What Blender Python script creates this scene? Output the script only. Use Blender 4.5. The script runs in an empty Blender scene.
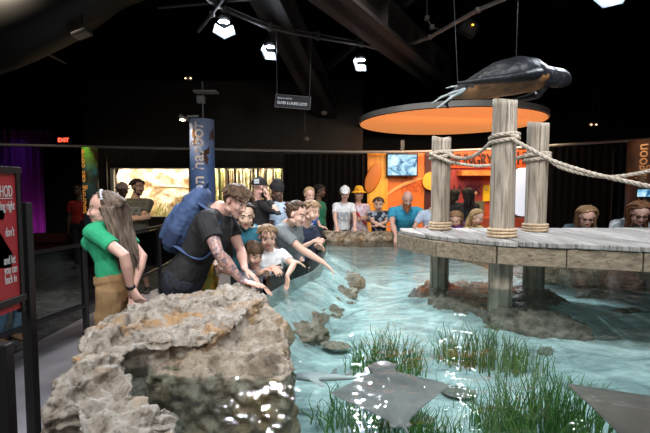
import bpy, bmesh, math, random
import numpy as np
from math import sin, cos, pi, radians, sqrt, atan, exp
from mathutils import Vector as V, Matrix, noise
R = random.Random(7)
C = bpy.context.scene.collection
F = 433.33; PITCH = atan(27.5/F); CH = 1.65
UP = V((0,0,1))

# ------------------------------------------------------------- measuring helpers
def ray(px, py):
    u = (px-325)/F; v = (216.5-py)/F
    return V((u, cos(PITCH)+v*sin(PITCH), -sin(PITCH)+v*cos(PITCH)))
def at(px, py, Y):
    d = ray(px, py); k = Y/d.y
    return V((d.x*k, Y, CH+d.z*k))
def onz(px, py, z):
    d = ray(px, py); k = (z-CH)/d.z
    return V((d.x*k, d.y*k, z))

# ------------------------------------------------------------- materials
MATS = {}
def pm(name, col, rough=.6, col2=None, scale=8, bump=0, bscale=None, metal=0, detail=4, lo=.35, hi=.65, spec=.5, sheen=0, stretch=None, trans=0, sss=0):
    if name in MATS: return MATS[name]
    m = bpy.data.materials.new(name); m.use_nodes = True
    nt = m.node_tree; b = nt.nodes['Principled BSDF']
    b.inputs['Base Color'].default_value = (*col, 1)
    b.inputs['Roughness'].default_value = rough
    b.inputs['Metallic'].default_value = metal
    b.inputs['Specular IOR Level'].default_value = spec
    if sheen: b.inputs['Sheen Weight'].default_value = sheen
    if sss:
        b.inputs['Subsurface Weight'].default_value = sss
        b.inputs['Subsurface Radius'].default_value = (.02,.008,.005)
        b.inputs['Subsurface Scale'].default_value = .4
    tc = nt.nodes.new('ShaderNodeTexCoord')
    src = tc.outputs['Object']
    if stretch:
        mp = nt.nodes.new('ShaderNodeMapping'); mp.inputs['Scale'].default_value = stretch
        nt.links.new(src, mp.inputs[0]); src = mp.outputs[0]
    if col2:
        n = nt.nodes.new('ShaderNodeTexNoise'); n.inputs['Scale'].default_value = scale; n.inputs['Detail'].default_value = detail
        nt.links.new(src, n.inputs['Vector'])
        r = nt.nodes.new('ShaderNodeValToRGB'); r.color_ramp.elements[0].position = lo; r.color_ramp.elements[1].position = hi
        r.color_ramp.elements[0].color = (*col,1); r.color_ramp.elements[1].color = (*col2,1)
        nt.links.new(n.outputs['Fac'], r.inputs[0]); nt.links.new(r.outputs[0], b.inputs['Base Color'])
    if bump:
        n2 = nt.nodes.new('ShaderNodeTexNoise'); n2.inputs['Scale'].default_value = bscale or scale*3; n2.inputs['Detail'].default_value = 4
        nt.links.new(src, n2.inputs['Vector'])
        bp = nt.nodes.new('ShaderNodeBump'); bp.inputs['Strength'].default_value = bump; bp.inputs['Distance'].default_value = .01
        nt.links.new(n2.outputs['Fac'], bp.inputs['Height']); nt.links.new(bp.outputs[0], b.inputs['Normal'])
    MATS[name] = m
    return m
def emis(name, col, st):
    if name in MATS: return MATS[name]
    m = bpy.data.materials.new(name); m.use_nodes = True
    b = m.node_tree.nodes['Principled BSDF']
    b.inputs['Base Color'].default_value = (*col,1)
    b.inputs['Emission Color'].default_value = (*col,1); b.inputs['Emission Strength'].default_value = st
    MATS[name] = m; return m
def ramp(nt, src, stops):
    r = nt.nodes.new('ShaderNodeValToRGB'); e = r.color_ramp.elements
    while len(e) < len(stops): e.new(.5)
    for i,(p,c) in enumerate(stops): e[i].position = p; e[i].color = (*c,1)
    nt.links.new(src, r.inputs[0]); return r.outputs[0]
def nz(nt, vec, scale, detail=4, rough=.5, dist=0):
    n = nt.nodes.new('ShaderNodeTexNoise'); n.inputs['Scale'].default_value = scale; n.inputs['Detail'].default_value = detail
    n.inputs['Roughness'].default_value = rough; n.inputs['Distortion'].default_value = dist
    nt.links.new(vec, n.inputs['Vector']); return n.outputs['Fac']
def mixc(nt, fac, a, b, mode='MIX'):
    m = nt.nodes.new('ShaderNodeMix'); m.data_type = 'RGBA'; m.blend_type = mode
    if isinstance(fac,(int,float)): m.inputs[0].default_value = fac
    else: nt.links.new(fac, m.inputs[0])
    for s,i in ((a,6),(b,7)):
        if isinstance(s,tuple): m.inputs[i].default_value = (*s,1)
        else: nt.links.new(s, m.inputs[i])
    return m.outputs[2]

def rock_mat(name, pale, mid, dark, ochre, ochre_amt=.6):
    m = bpy.data.materials.new(name); m.use_nodes = True; nt = m.node_tree; b = nt.nodes['Principled BSDF']
    tc = nt.nodes.new('ShaderNodeTexCoord').outputs['Object']
    base = ramp(nt, nz(nt, tc, 8, 10, .72, .5), [(.34,dark),(.44,mid),(.58,pale),(.8,(min(1,pale[0]*1.15),min(1,pale[1]*1.15),min(1,pale[2]*1.15)))])
    oc = ramp(nt, nz(nt, tc, 3.3, 5, .6, .4), [(.52,(0,0,0)),(.66,(ochre_amt,)*3)])
    c = mixc(nt, oc, base, ochre)
    pits = ramp(nt, nz(nt, tc, 45, 6, .7), [(.36,(.35,.33,.3)),(.47,(1,1,1))])
    c = mixc(nt, .75, c, pits, 'MULTIPLY')
    nt.links.new(c, b.inputs['Base Color'])
    b.inputs['Roughness'].default_value = .62
    bp = nt.nodes.new('ShaderNodeBump'); bp.inputs['Strength'].default_value = .9; bp.inputs['Distance'].default_value = .012
    nt.links.new(nz(nt, tc, 28, 10, .75), bp.inputs['Height']); nt.links.new(bp.outputs[0], b.inputs['Normal'])
    return m

# ------------------------------------------------------------- mesh helpers
def mesh_obj(name, bm, mat, parent=None, smooth=False, loc=None):
    me = bpy.data.meshes.new(name); bm.to_mesh(me); bm.free()
    o = bpy.data.objects.new(name, me); C.objects.link(o)
    for mm in (mat if isinstance(mat,(list,tuple)) else [mat]): me.materials.append(mm)
    if smooth: me.polygons.foreach_set('use_smooth', [True]*len(me.polygons))
    if parent is not None:
        o.parent = parent
        me.transform(Matrix.Translation(-parent_world(parent)))
    elif loc is not None:
        me.transform(Matrix.Translation(-V(loc))); o.location = loc
    return o
def parent_world(p):
    w = V((0,0,0))
    while p is not None: w = w + p.location; p = p.parent
    return w
def tag(o, label, cat, group=None, kind=None):
    o['label'] = label; o['category'] = cat
    if group: o['group'] = group
    if kind: o['kind'] = kind
    return o
def struct(o): o['kind'] = 'structure'; return o
def thing(name, label, cat, loc, group=None):
    o = bpy.data.objects.new(name, None); C.objects.link(o); o.location = loc; o.empty_display_size = .1
    return tag(o, label, cat, group)
def basis(t, side=None):
    t = t.normalized()
    if side is None or abs(t.dot(side.normalized())) > .98:
        side = V((1,0,0)) if abs(t.x) < .8 else V((0,1,0))
    a = (side - t*side.dot(t)).normalized()
    return a, t.cross(a).normalized()
def loft(bm, pts, side=None, seg=12, cap0=1., cap1=1.):
    """pts: (centre, ra, rb); ra along side; domed ends (0 = flat)"""
    P = [V(p[0]) for p in pts]; n = len(P)
    rings = []
    T = []
    for i in range(n):
        t = (P[min(i+1,n-1)]-P[max(i-1,0)])
        if t.length < 1e-9: t = UP.copy()
        T.append(t.normalized())
    a, b = basis(T[0], side)
    seq = []
    if cap0:
        for an in (80,60,35):
            s = sin(radians(an)); c = cos(radians(an)); r = min(pts[0][1], pts[0][2])
            seq.append((P[0]-T[0]*r*s*cap0, pts[0][1]*c, pts[0][2]*c, 0))
    for i in range(n): seq.append((P[i], pts[i][1], pts[i][2], i))
    if cap1:
        for an in (35,60,80):
            s = sin(radians(an)); c = cos(radians(an)); r = min(pts[-1][1], pts[-1][2])
            seq.append((P[-1]+T[-1]*r*s*cap1, pts[-1][1]*c, pts[-1][2]*c, n-1))
    for c0, ra, rb, i in seq:
        s0 = side if side is not None else a
        a2 = s0 - T[i]*s0.dot(T[i])
        if a2.length > .15: a = a2.normalized()
        else: a = (a-T[i]*a.dot(T[i])).normalized()
        b = T[i].cross(a)
        rings.append([bm.verts.new(c0 + a*ra*cos(2*pi*k/seg) + b*rb*sin(2*pi*k/seg)) for k in range(seg)])
    for r0, r1 in zip(rings, rings[1:]):
        for k in range(seg):
            bm.faces.new((r0[k], r0[(k+1)%seg], r1[(k+1)%seg], r1[k]))
    bm.faces.new(rings[0][::-1]); bm.faces.new(rings[-1])
def tube(bm, pts, r, seg=8, cap=0): loft(bm, [(p, r, r) for p in pts], None, seg, cap, cap)
def ell(bm, c, rad, M=None, u=14, v=9):
    M = M or Matrix.Identity(3)
    c = V(c); top = bm.verts.new(c+M@V((0,0,rad[2]))); bot = bm.verts.new(c+M@V((0,0,-rad[2])))
    rings = []
    for i in range(1, v):
        th = pi*i/v
        rings.append([bm.verts.new(c+M@V((rad[0]*sin(th)*cos(2*pi*k/u), rad[1]*sin(th)*sin(2*pi*k/u), rad[2]*cos(th)))) for k in range(u)])
    for k in range(u):
        bm.faces.new((top, rings[0][k], rings[0][(k+1)%u]))
        bm.faces.new((bot, rings[-1][(k+1)%u], rings[-1][k]))
    for r0, r1 in zip(rings, rings[1:]):
        for k in range(u): bm.faces.new((r0[k], r1[k], r1[(k+1)%u], r0[(k+1)%u]))
def box(bm, c, d, M=None, bevel=0):
    M = M or Matrix.Identity(3); c = V(c)
    if bevel:
        b2 = bmesh.new(); box(b2, (0,0,0), d)
        bmesh.ops.bevel(b2, geom=b2.edges[:], offset=bevel, segments=2, affect='EDGES', profile=.5)
        mp = {}
        for v in b2.verts: mp[v] = bm.verts.new(c+M@v.co)
        for f in b2.faces: bm.faces.new([mp[v] for v in f.verts])
        b2.free(); return
    vs = [bm.verts.new(c+M@V((x*d[0]/2, y*d[1]/2, z*d[2]/2))) for x in (-1,1) for y in (-1,1) for z in (-1,1)]
    for f in ((0,1,3,2),(4,6,7,5),(0,4,5,1),(2,3,7,6),(0,2,6,4),(1,5,7,3)): bm.faces.new([vs[i] for i in f])
def prism(bm, poly, z0, z1):
    n = len(poly)
    z0s = z0 if isinstance(z0,(list,tuple)) else [z0]*n; z1s = z1 if isinstance(z1,(list,tuple)) else [z1]*n
    a = [bm.verts.new((p[0],p[1],z0s[i])) for i,p in enumerate(poly)]; b = [bm.verts.new((p[0],p[1],z1s[i])) for i,p in enumerate(poly)]
    bm.faces.new(a[::-1]); bm.faces.new(b)
    for i in range(n): bm.faces.new((a[i], a[(i+1)%n], b[(i+1)%n], b[i]))
def smoothpts(pts, n=8, closed=False):
    pts = [V(p) for p in pts]; out = []
    m = len(pts)
    for i in range(m-1):
        p0 = pts[max(i-1,0)]; p1 = pts[i]; p2 = pts[i+1]; p3 = pts[min(i+2,m-1)]
        for k in range(n):
            t = k/n
            out.append(.5*((2*p1)+(p2-p0)*t+(2*p0-5*p1+4*p2-p3)*t*t+(3*p1-p0-3*p2+p3)*t**3))
    out.append(pts[-1]); return out
def fuse(name, bm, voxel, mats, parent, iters=4, fac=.5, disp=None, loc=None):
    bmesh.ops.triangulate(bm, faces=bm.faces[:]); bmesh.ops.recalc_face_normals(bm, faces=bm.faces[:])
    me = bpy.data.meshes.new('t'); bm.to_mesh(me); bm.free()
    o = bpy.data.objects.new('t', me); C.objects.link(o)
    md = o.modifiers.new('r','REMESH'); md.mode = 'VOXEL'; md.voxel_size = voxel; md.use_smooth_shade = True
    if iters:
        sm = o.modifiers.new('s','SMOOTH'); sm.iterations = iters; sm.factor = fac
    dg = bpy.context.evaluated_depsgraph_get()
    new = bpy.data.meshes.new_from_object(o.evaluated_get(dg))
    bpy.data.objects.remove(o); bpy.data.meshes.remove(me)
    new.name = name; new.materials.clear()
    for mm in (mats if isinstance(mats,(list,tuple)) else [mats]): new.materials.append(mm)
    if disp:
        n = len(new.vertices); co = np.empty(n*3,'f'); no = np.empty(n*3,'f')
        new.vertices.foreach_get('co', co); new.vertices.foreach_get('normal', no)
        co = co.reshape(-1,3); no = no.reshape(-1,3)
        d = np.array([disp(V(c), V(q)) for c,q in zip(co.tolist(), no.tolist())],'f')
        co += no*d[:,None]; new.vertices.foreach_set('co', co.ravel())
    new.polygons.foreach_set('use_smooth', [True]*len(new.polygons)); new.update()
    ob = bpy.data.objects.new(name, new); C.objects.link(ob)
    if parent is not None:
        ob.parent = parent; new.transform(Matrix.Translation(-parent_world(parent)))
    elif loc is not None:
        new.transform(Matrix.Translation(-V(loc))); ob.location = loc
    return ob
def textmesh(name, s, size, mat, parent, pos, rot, ext=.002, align='LEFT', bold=0, xs=1):
    cu = bpy.data.curves.new(name,'FONT'); cu.body = s; cu.size = size; cu.extrude = ext; cu.align_x = align; cu.offset = bold
    o = bpy.data.objects.new('t', cu); C.objects.link(o)
    dg = bpy.context.evaluated_depsgraph_get()
    me = bpy.data.meshes.new_from_object(o.evaluated_get(dg)); bpy.data.objects.remove(o); bpy.data.curves.remove(cu)
    me.name = name; me.materials.clear(); me.materials.append(mat)
    M = Matrix.Translation(V(pos)-parent_world(parent)) @ rot.to_4x4() @ Matrix.Diagonal((xs,1,1,1))
    me.transform(M)
    ob = bpy.data.objects.new(name, me); C.objects.link(ob); ob.parent = parent
    return ob
def spot(loc, tgt, power, ang=60, blend=.5, col=(1,1,1), size=.06):
    l = bpy.data.lights.new('spot_lamp','SPOT'); l.energy = power; l.spot_size = radians(ang); l.spot_blend = blend; l.color = col; l.shadow_soft_size = size
    o = bpy.data.objects.new('spot_lamp', l); C.objects.link(o); o.location = loc
    o.rotation_euler = (V(tgt)-V(loc)).to_track_quat('-Z','Y').to_euler(); return o
def area(loc, tgt, power, sx, sy, col=(1,1,1)):
    l = bpy.data.lights.new('area_lamp','AREA'); l.energy = power; l.shape = 'RECTANGLE'; l.size = sx; l.size_y = sy; l.color = col
    o = bpy.data.objects.new('area_lamp', l); C.objects.link(o); o.location = loc
    o.rotation_euler = (V(tgt)-V(loc)).to_track_quat('-Z','Y').to_euler(); return o
def quadgrid(bm, fn, nu, nv):
    g = [[bm.verts.new(fn(i/nu, j/nv)) for j in range(nv+1)] for i in range(nu+1)]
    for i in range(nu):
        for j in range(nv): bm.faces.new((g[i][j], g[i+1][j], g[i+1][j+1], g[i][j+1]))
    return g
# ============================================================= setting
black = pm('black_paint', (.006,.006,.007), .8)
dark_wall = pm('dark_wall_paint', (.012,.010,.010), .8, (.022,.017,.015), 3)
metal = pm('grey_steel', (.22,.22,.23), .4, metal=.8)
black_metal = pm('black_metal', (.012,.012,.013), .45, spec=.5)
def plane_box(name, c, d, m, **k):
    bm = bmesh.new(); box(bm, c, d); return struct(mesh_obj(name, bm, m))
carpet = bpy.data.materials.new('patterned_carpet'); carpet.use_nodes = True
nt = carpet.node_tree; b = nt.nodes['Principled BSDF']; tc = nt.nodes.new('ShaderNodeTexCoord').outputs['Object']
cc = ramp(nt, nz(nt, tc, 5, 8, .75, 1.5), [(.38,(.012,.013,.018)),(.5,(.04,.043,.052)),(.62,(.10,.10,.10)),(.72,(.22,.18,.13))])
nt.links.new(cc, b.inputs['Base Color']); b.inputs['Roughness'].default_value = .9
conc = pm('polished_concrete', (.27,.26,.29), .45, (.36,.35,.38), 2.5, bump=.05, bscale=20)
bm = bmesh.new(); box(bm, (0,4.5,-.1), (24,19,.2)); struct(mesh_obj('floor', bm, carpet))
bm = bmesh.new(); prism(bm, [(-3.1,-3),(9,-3),(9,10),(-1,10),(-2.5,8),(-3.1,6)], 0, .004); struct(mesh_obj('floor_concrete', bm, conc))
bm = bmesh.new(); box(bm, (0,4.5,6.6), (24,19,.2)); struct(mesh_obj('ceiling', bm, black))
plane_box('wall_left', (-12,4.5,3.25), (.2,19,6.5), black)
plane_box('wall_right', (12,4.5,3.25), (.2,19,6.5), black)
plane_box('wall_front', (0,-5,3.25), (24,.2,6.5), black)
plane_box('wall_far', (0,14,3.25), (24,.2,6.5), black)
# hall wall with two lit habitat windows
YW = 10.4
brown = pm('dark_brown_panel', (.016,.011,.008), .7, (.024,.016,.011), 3, stretch=(6,1,.1))
bm = bmesh.new()
X = [-5.75,-5.09,-3.22,-3.0,-1.01,.90]; zb, zt = .98, 2.15
for (x0,x1,z0,z1) in ((X[0],X[1],0,4.2),(X[1],X[2],0,zb),(X[1],X[2],zt,4.2),(X[2],X[3],0,4.2),(X[3],X[4],0,zb),(X[3],X[4],zt,4.2),(X[4],X[5],0,4.2)):
    box(bm, ((x0+x1)/2, YW+.1, (z0+z1)/2), (x1-x0,.2,z1-z0))
x = X[0]
while x < X[5]:
    box(bm, (x, YW-.012, 2.33), (.03,.03,.34)) ; x += .085
struct(mesh_obj('wall_hall', bm, brown))
cream = pm('cream_frame', (.55,.52,.42), .5)
sandrock = pm('habitat_rockwork', (.50,.34,.19), .8, (.86,.76,.58), 3.2, bump=1, bscale=7, detail=9,lo=.40,hi=.56)
def diorama(n, x0, x1, seed):
    bm = bmesh.new(); d = .9
    def f(u,v):
        x = x0 + (x1-x0)*u; z = zb-.1 + (zt-zb+.2)*v
        edge = max(abs(u-.5)*2-.85, 0)*5
        q = V((x*1.6, z*1.6, seed))
        y = YW+.2+d*(1-edge) + .28*(noise.turbulence(q, 4, False)-.6)
        return (x, max(y,YW+.22), z)
    quadgrid(bm, f, 70, 46)
    box(bm, ((x0+x1)/2, YW+.7, zt+.08), (x1-x0+.1,1.1,.05)); box(bm, ((x0+x1)/2, YW+.7, zb-.08), (x1-x0+.1,1.1,.05))
    struct(mesh_obj('window_%d'%n, bm, sandrock, smooth=False))
    bm = bmesh.new()
    w=.035
    for (c,dd) in ((((x0+w/2),YW-.01,(zb+zt)/2),(w*(2.2 if n==1 else .6),.06,zt-zb)),((x1-w/2,YW-.01,(zb+zt)/2),(w*.7,.06,zt-zb)),(((x0+x1)/2,YW-.01,zt-.01),(x1-x0,.06,.02)),(((x0+x1)/2,YW-.01,zb+.01),(x1-x0,.06,.02))): box(bm, c, dd)
    struct(mesh_obj('trim_%d'%n, bm, cream))
diorama(1, X[1], X[2], 3.1); diorama(2, X[3], X[4], 9.4)
area(((X[1]+X[2])/2, YW+.5, zt+.02), ((X[1]+X[2])/2, YW+.75, zb), 34, 1.7, .35, (1,.93,.80))
area(((X[3]+X[4])/2, YW+.5, zt+.02), ((X[3]+X[4])/2, YW+.75, zb), 27, 1.8, .35, (1,.96,.82))
# branches and dry plants in the first habitat
barkm = pm('pale_branch', (.50,.36,.20), .8, (.72,.58,.38), 6, bump=.3)
for lab, pts, r in (('pale fallen branch running level across the left habitat window', [at(160,186,YW+.7),at(175,187,YW+.6),at(192,188,YW+.55)], .045),
                    ('pale branch slanting down to the right in the left habitat window', [at(160,171,YW+.8),at(172,177,YW+.7),at(186,186,YW+.6)], .04),
                    ('thin dark branch slanting up to the right in the left habitat window', [at(153,188,YW+.6),at(160,180,YW+.65),at(167,172,YW+.7)], .018)):
    bm = bmesh.new(); n=len(pts); loft(bm, [(p, r*(1-.25*i), r*(1-.25*i)) for i,p in enumerate(smoothpts(pts,3)[::3])], None, 8)
    tag(mesh_obj('branch', bm, barkm, smooth=True, loc=pts[0]), lab, 'branch', 'branches in the left habitat')
grassm = pm('dry_grass', (.42,.42,.12), .7, (.62,.60,.25), 20)
for i,(px,w,lab) in enumerate(((166,26,'yellow green grass tuft low in the middle of the left habitat window'),(182,14,'small pale grass tuft at the right end of the left habitat window'))):
    bm = bmesh.new(); base = at(px, 216, YW+.5)
    for k in range(70):
        p = base+V((R.uniform(-w,w)*.011, R.uniform(-.1,.1), -.05)); a = R.uniform(-.5,.5); h = R.uniform(.15,.42)*(1 if i==0 else .6)
        tube(bm, [p, p+V((a*.1,0,h*.6)), p+V((a*.35,0,h))], .006, 3)
    tag(mesh_obj('grass_tuft', bm, grassm, loc=base), lab, 'grass')
reedc = [pm('reed_yellow', (.50,.45,.10), .6, (.75,.70,.30), 4), pm('reed_tan', (.50,.36,.18), .6, (.72,.58,.36), 4), pm('reed_dark', (.05,.035,.015), .7), pm('reed_green', (.22,.30,.06), .6, (.40,.48,.14), 4)]
for k in range(34):
    px = 202 + 80*k/33 + R.uniform(-.8,.8); p = at(px, 190, YW+.3+R.uniform(0,.25)); r = R.choice((.010,.014,.02,.028))
    bm = bmesh.new(); lean = R.uniform(-.03,.03); pts=[]
    for q in range(13):
        t=q/12; z = zb-.08+(zt-zb+.12)*t; rr = r*(1.12 if q%4==0 else 1)
        pts.append((V((p.x+lean*(t-.5), p.y, z)), rr, rr))
    loft(bm, pts, None, 7, 0, 0)
    o = tag(mesh_obj('reed_stalk', bm, reedc[k%3 if 8<k<30 else (3 if k%2 else 0)], smooth=True, loc=(p.x,p.y,zb-.08)), 'upright cane stalk in the right-hand lit habitat window', 'cane', 'cane stalks in the right habitat window')

# purple lit far drape on the left
purp = pm('purple_drape', (.30,.20,.32), .85)
bm = bmesh.new()
def f(u,v): return (-10.5+5.5*u, 12.6+.09*sin(u*130)+.04*sin(u*310), 0.15+3.2*v)
quadgrid(bm, f, 400, 1)
tag(mesh_obj('pleated_drape', bm, purp, smooth=True), 'tall pleated drape lit purple at the far left of the hall', 'curtain')
spot((-8.1,11.9,.25), (-8.6,12.7,1.2), 13, 120, 1, (.85,.02,.8)); spot((-8.6,11.6,3.1), (-8.8,12.7,2.4), 5, 70, 1, (.3,.05,1))
bm = bmesh.new(); box(bm, (-7.2,12.2,1.45), (1.15,.08,2.9)); box(bm,(-7.8,12.15,1.45),(.05,.1,2.9))
tag(mesh_obj('partition_panel', bm, black), 'tall black flat panel standing in front of the purple drape', 'panel')
bm = bmesh.new(); box(bm, (-7.8,10.9,.42), (4.6,.25,.22), None,.01); box(bm,(-7.8,11.0,.18),(4.5,.1,.3))
tag(mesh_obj('low_bench', bm, pm('red_brown_wood', (.16,.05,.035),.5,(.10,.03,.02),5)), 'long low red brown bench in front of the purple drape', 'bench')
# exit sign
ex = thing('exit_sign', 'small glowing red exit sign high at far left', 'sign', at(64,143,11.5))
bm = bmesh.new(); c = at(64,140,11.5); box(bm, c, (.32,.05,.17),None,.008); mesh_obj('housing', bm, black_metal, ex)
textmesh('lettering','EXIT',.14,emis('exit_red',(1,.06,.03),5),ex,c+V((0,-.03,-.05)),Matrix.Rotation(pi/2,3,'X'),.003,'CENTER',.003)
# overhead grey rail crossing the whole hall
bm = bmesh.new()
pts = [at(-60,143.5,8.2), at(60,146,8.8), at(180,148.5,9.2), at(360,152,9.3), at(470,150,9.1), at(560,145,8.8), at(650,139,8.0), at(720,134,7.4)]
tube(bm, smoothpts(pts,6), .028, 8)
rl = thing('overhead_rail', 'long thin grey pipe rail crossing the hall above head height', 'rail', (0,9.3,0))
mesh_obj('pipe', bm, pm('dull_grey_pipe',(.30,.29,.28),.5,metal=.2), rl, True)
for px,Yp in ((103,8.9),(288,9.25),(548,8.85),(618,8.3)):
    bm = bmesh.new(); p = at(px,150,Yp); p.y += .09; box(bm, (p.x,p.y,p.z/2), (.05,.05,p.z+.03)); mesh_obj('upright', bm, black_metal, rl)
drm = pm('charcoal_drape', (.018,.015,.014), .9, (.034,.027,.024), 5, stretch=(5,1,.08))
def drape(px0, px1, Y0, Y1, lab, top, m=drm):
    A = at(px0, top, Y0); B = at(px1, top, Y1); A.z = B.z = max(A.z,B.z); n = int((B-A).length*60)
    L=(B-A).length
    bm = bmesh.new()
    quadgrid(bm, lambda u,v: (A.x+(B.x-A.x)*u, A.y+(B.y-A.y)*u+.028*sin(u*L*48)+.012*sin(u*L*101), .02+(A.z-.05)*v), n, 1)
    bmesh.ops.solidify(bm, geom=bm.faces[:], thickness=.006)
    tag(mesh_obj('black_drape', bm, m, smooth=True), lab, 'curtain', None)
drape(284, 365, 9.25, 9.35, 'dark pleated drape hanging between right habitat window and orange snack stand', 153)
drape(548, 616, 8.9, 8.4, 'dark pleated drape hanging to the right of the white rounded panel', 146)
drape(616, 720, 8.4, 7.5, 'dark pleated drape hanging behind the otter lagoon banner', 142, pm('navy_drape',(.018,.022,.034),.85,(.03,.034,.05),5,stretch=(5,1,.08)))

# ============================================================= orange snack stand
YK = 9.6
def kx(px): return at(px,190,YK).x
def kz(py): return at(400,py,YK).z
ks = thing('snack_stand', 'orange and maroon snack stand with dark lettering behind the far rim', 'kiosk', ((kx(366)+kx(545))/2, YK, 0))
def panel(name, px0,px1,py0,py1,m,dy=0,th=.06, ridge=0):
    bm = bmesh.new(); x0,x1,z0,z1 = kx(px0),kx(px1),kz(py1),kz(py0); z0=max(z0,0.01)
    box(bm, ((x0+x1)/2, YK-dy, (z0+z1)/2), (x1-x0, th, z1-z0))
    if ridge:
        x=x0+ridge/2
        while x<x1: box(bm,(x,YK-dy-th/2,(z0+z1)/2),(ridge*.35,.02,z1-z0)); x+=ridge
    return mesh_obj(name, bm, m, ks)
orange = pm('orange_panel',(.80,.16,.02),.5,(.95,.26,.03),1.2)
yellow = pm('amber_panel',(.85,.32,.02),.45,(1,.55,.05),2.5)
maroon = pm('maroon_panel',(.30,.035,.045),.5,(.42,.06,.05),2)
panel('back_wall',366,545,150,262,black,-.1)
panel('amber_column',367,387,153,262,yellow,.06,.10,.12)
panel('orange_wall',387,424,153,262,orange,0,.06,.10)
panel('dark_column',424,430,153,262,pm('dark_red_brown',(.07,.012,.01),.5),.05)
panel('header_board',430,545,150,168,pm('burnt_orange',(.62,.10,.015),.5),.05)
panel('maroon_wall',430,482,168,262,maroon,0,.06,.14)
panel('red_wall',482,516,168,262,pm('red_orange',(.62,.10,.03),.5),0,.06,.16)
panel('awning_shelf',456,492,171,176,pm('honey_wood',(.70,.26,.05),.5,(.5,.16,.03),6),.2,.35)
panel('poster',482,491.5,185,201,pm('poster_yellow',(.95,.62,.02),.4),.06)
panel('menu_board',470,483,201,216,pm('dusty_green',(.12,.14,.08),.6),.06)
panel('yellow_edge',512.5,516,175,262,pm('strip_yellow',(1,.6,.05),.5),.06)
panel('counter',430,512,216,262,pm('counter_red',(.45,.07,.03),.5),.45,.5)
# brush-stroke swoosh on the orange wall and amber leaf shape
bm = bmesh.new()
sw = smoothpts([at(369,204,YK-.12),at(384,196,YK-.045),at(400,186,YK-.045),at(412,181,YK-.045),at(423,178,YK-.045)],6)
for i,(p,q) in enumerate(zip(sw,sw[1:])):
    w=.05*(.4+sin(i/len(sw)*pi)); box(bm,(p+q)/2+V((0,-.02,0)),((q-p).length*1.1,.01,w),Matrix.Rotation(-math.atan2((q-p).z,(q-p).x),3,'Y'))
mesh_obj('painted_swoosh', bm, pm('pale_orange',(.95,.42,.12),.5), ks)
bm = bmesh.new(); ell(bm, at(373,178,YK-.14),(.16,.02,.34),Matrix.Rotation(radians(20),3,'Y')); mesh_obj('painted_leaf', bm, pm('rust',(.66,.19,.02),.5), ks, True)
rx = Matrix.Rotation(pi/2,3,'X')
inkd = pm('dark_ink',(.03,.008,.008),.6)
textmesh('lettering','HUNGRY',.36,inkd,ks,V((kx(449.5),YK-.10,kz(165.5))),rx,.01,'LEFT',.006,.60)
textmesh('lettering','HIL',.36,inkd,ks,V((kx(514),YK-.10,kz(163.5))),rx,.01,'LEFT',.006,.66)
textmesh('lettering','SNACK',.28,pm('ink_maroon',(.10,.012,.02),.6),ks,V((kx(439),YK-.06,kz(194))),rx,.006,'LEFT',.004)
for i,s in enumerate(('DIVE','SNACKS','COOL')): textmesh('lettering',s,.13,pm('ink_rust',(.58,.10,.012),.6),ks,V((kx(401),YK-.06,kz(182+i*4.5))),rx,.004)
bm = bmesh.new(); bmesh.ops.create_cone(bm,cap_ends=True,segments=32,radius1=.20,radius2=.20,depth=.06,matrix=Matrix.Translation(at(431.5,181,YK-.14))@Matrix.Rotation(pi/2,4,'X')); mesh_obj('round_badge', bm, pm('badge_amber',(.95,.45,.05),.4), ks)
for px,py in ((476,193),(486,189)):
    bm = bmesh.new(); ell(bm, at(px,py,YK-.1),(.03,.01,.04)); mesh_obj('painted_mark', bm, pm('mark',(.7,.45,.2) if px<480 else (.05,.03,.02),.5), ks)
# television
tv = thing('television', 'wall television showing pale blue picture on orange wall', 'television', at(402,176,YK-.2))
bm = bmesh.new(); c = at(402,165,YK-.16); box(bm, c, (.68,.07,.50),None,.01); mesh_obj('bezel', bm, black_metal, tv)
scr = bpy.data.materials.new('screen_picture'); scr.use_nodes=True; nt=scr.node_tree; b=nt.nodes['Principled BSDF']
tcn = nt.nodes.new('ShaderNodeTexCoord').outputs['Object']
colr = ramp(nt, nz(nt,tcn,5,5,.6,.8), [(.38,(.02,.10,.25)),(.47,(.25,.55,.75)),(.58,(.62,.85,.93)),(.7,(.8,.95,1))])
nt.links.new(colr,b.inputs['Emission Color']); b.inputs['Emission Strength'].default_value=1.15; b.inputs['Base Color'].default_value=(0,0,0,1)
bm = bmesh.new(); box(bm, c+V((0,-.037,0)), (.62,.006,.44)); mesh_obj('screen', bm, scr, tv)
bm = bmesh.new(); box(bm, at(402,152,YK-.1), (.08,.12,.5)); mesh_obj('bracket', bm, black_metal, tv)
# white rounded panel
bm = bmesh.new(); c = at(532,192,9.0); w,h,r=.76,1.0,.16
poly=[]
for cx,cz,a0 in ((w/2-r,h/2-r,0),(-w/2+r,h/2-r,90),(-w/2+r,-h/2+r,180),(w/2-r,-h/2+r,270)):
    for k in range(7): a=radians(a0+15*k); poly.append((cx+r*cos(a),cz+r*sin(a)))
fr=[bm.verts.new((c.x+p[0],c.y-.04,c.z+p[1])) for p in poly]; bk=[bm.verts.new((c.x+p[0],c.y+.04,c.z+p[1])) for p in poly]
bm.faces.new(fr); bm.faces.new(bk[::-1])
for i in range(len(poly)): bm.faces.new((fr[i],bk[i],bk[(i+1)%len(poly)],fr[(i+1)%len(poly)]))
bmesh.ops.recalc_face_normals(bm,faces=bm.faces[:])
wp = thing('rounded_display', 'tall white backlit panel with rounded corners behind the right-hand posts','display',(c.x,9.05,0))
mesh_obj('lit_panel', bm, emis('panel_white',(.62,.68,.80),.75), wp)
bm = bmesh.new(); box(bm,(c.x,9.16,(c.z+.5)/2),(.95,.12,c.z+.5),None,.02); mesh_obj('cabinet', bm, black_metal, wp)
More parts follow.
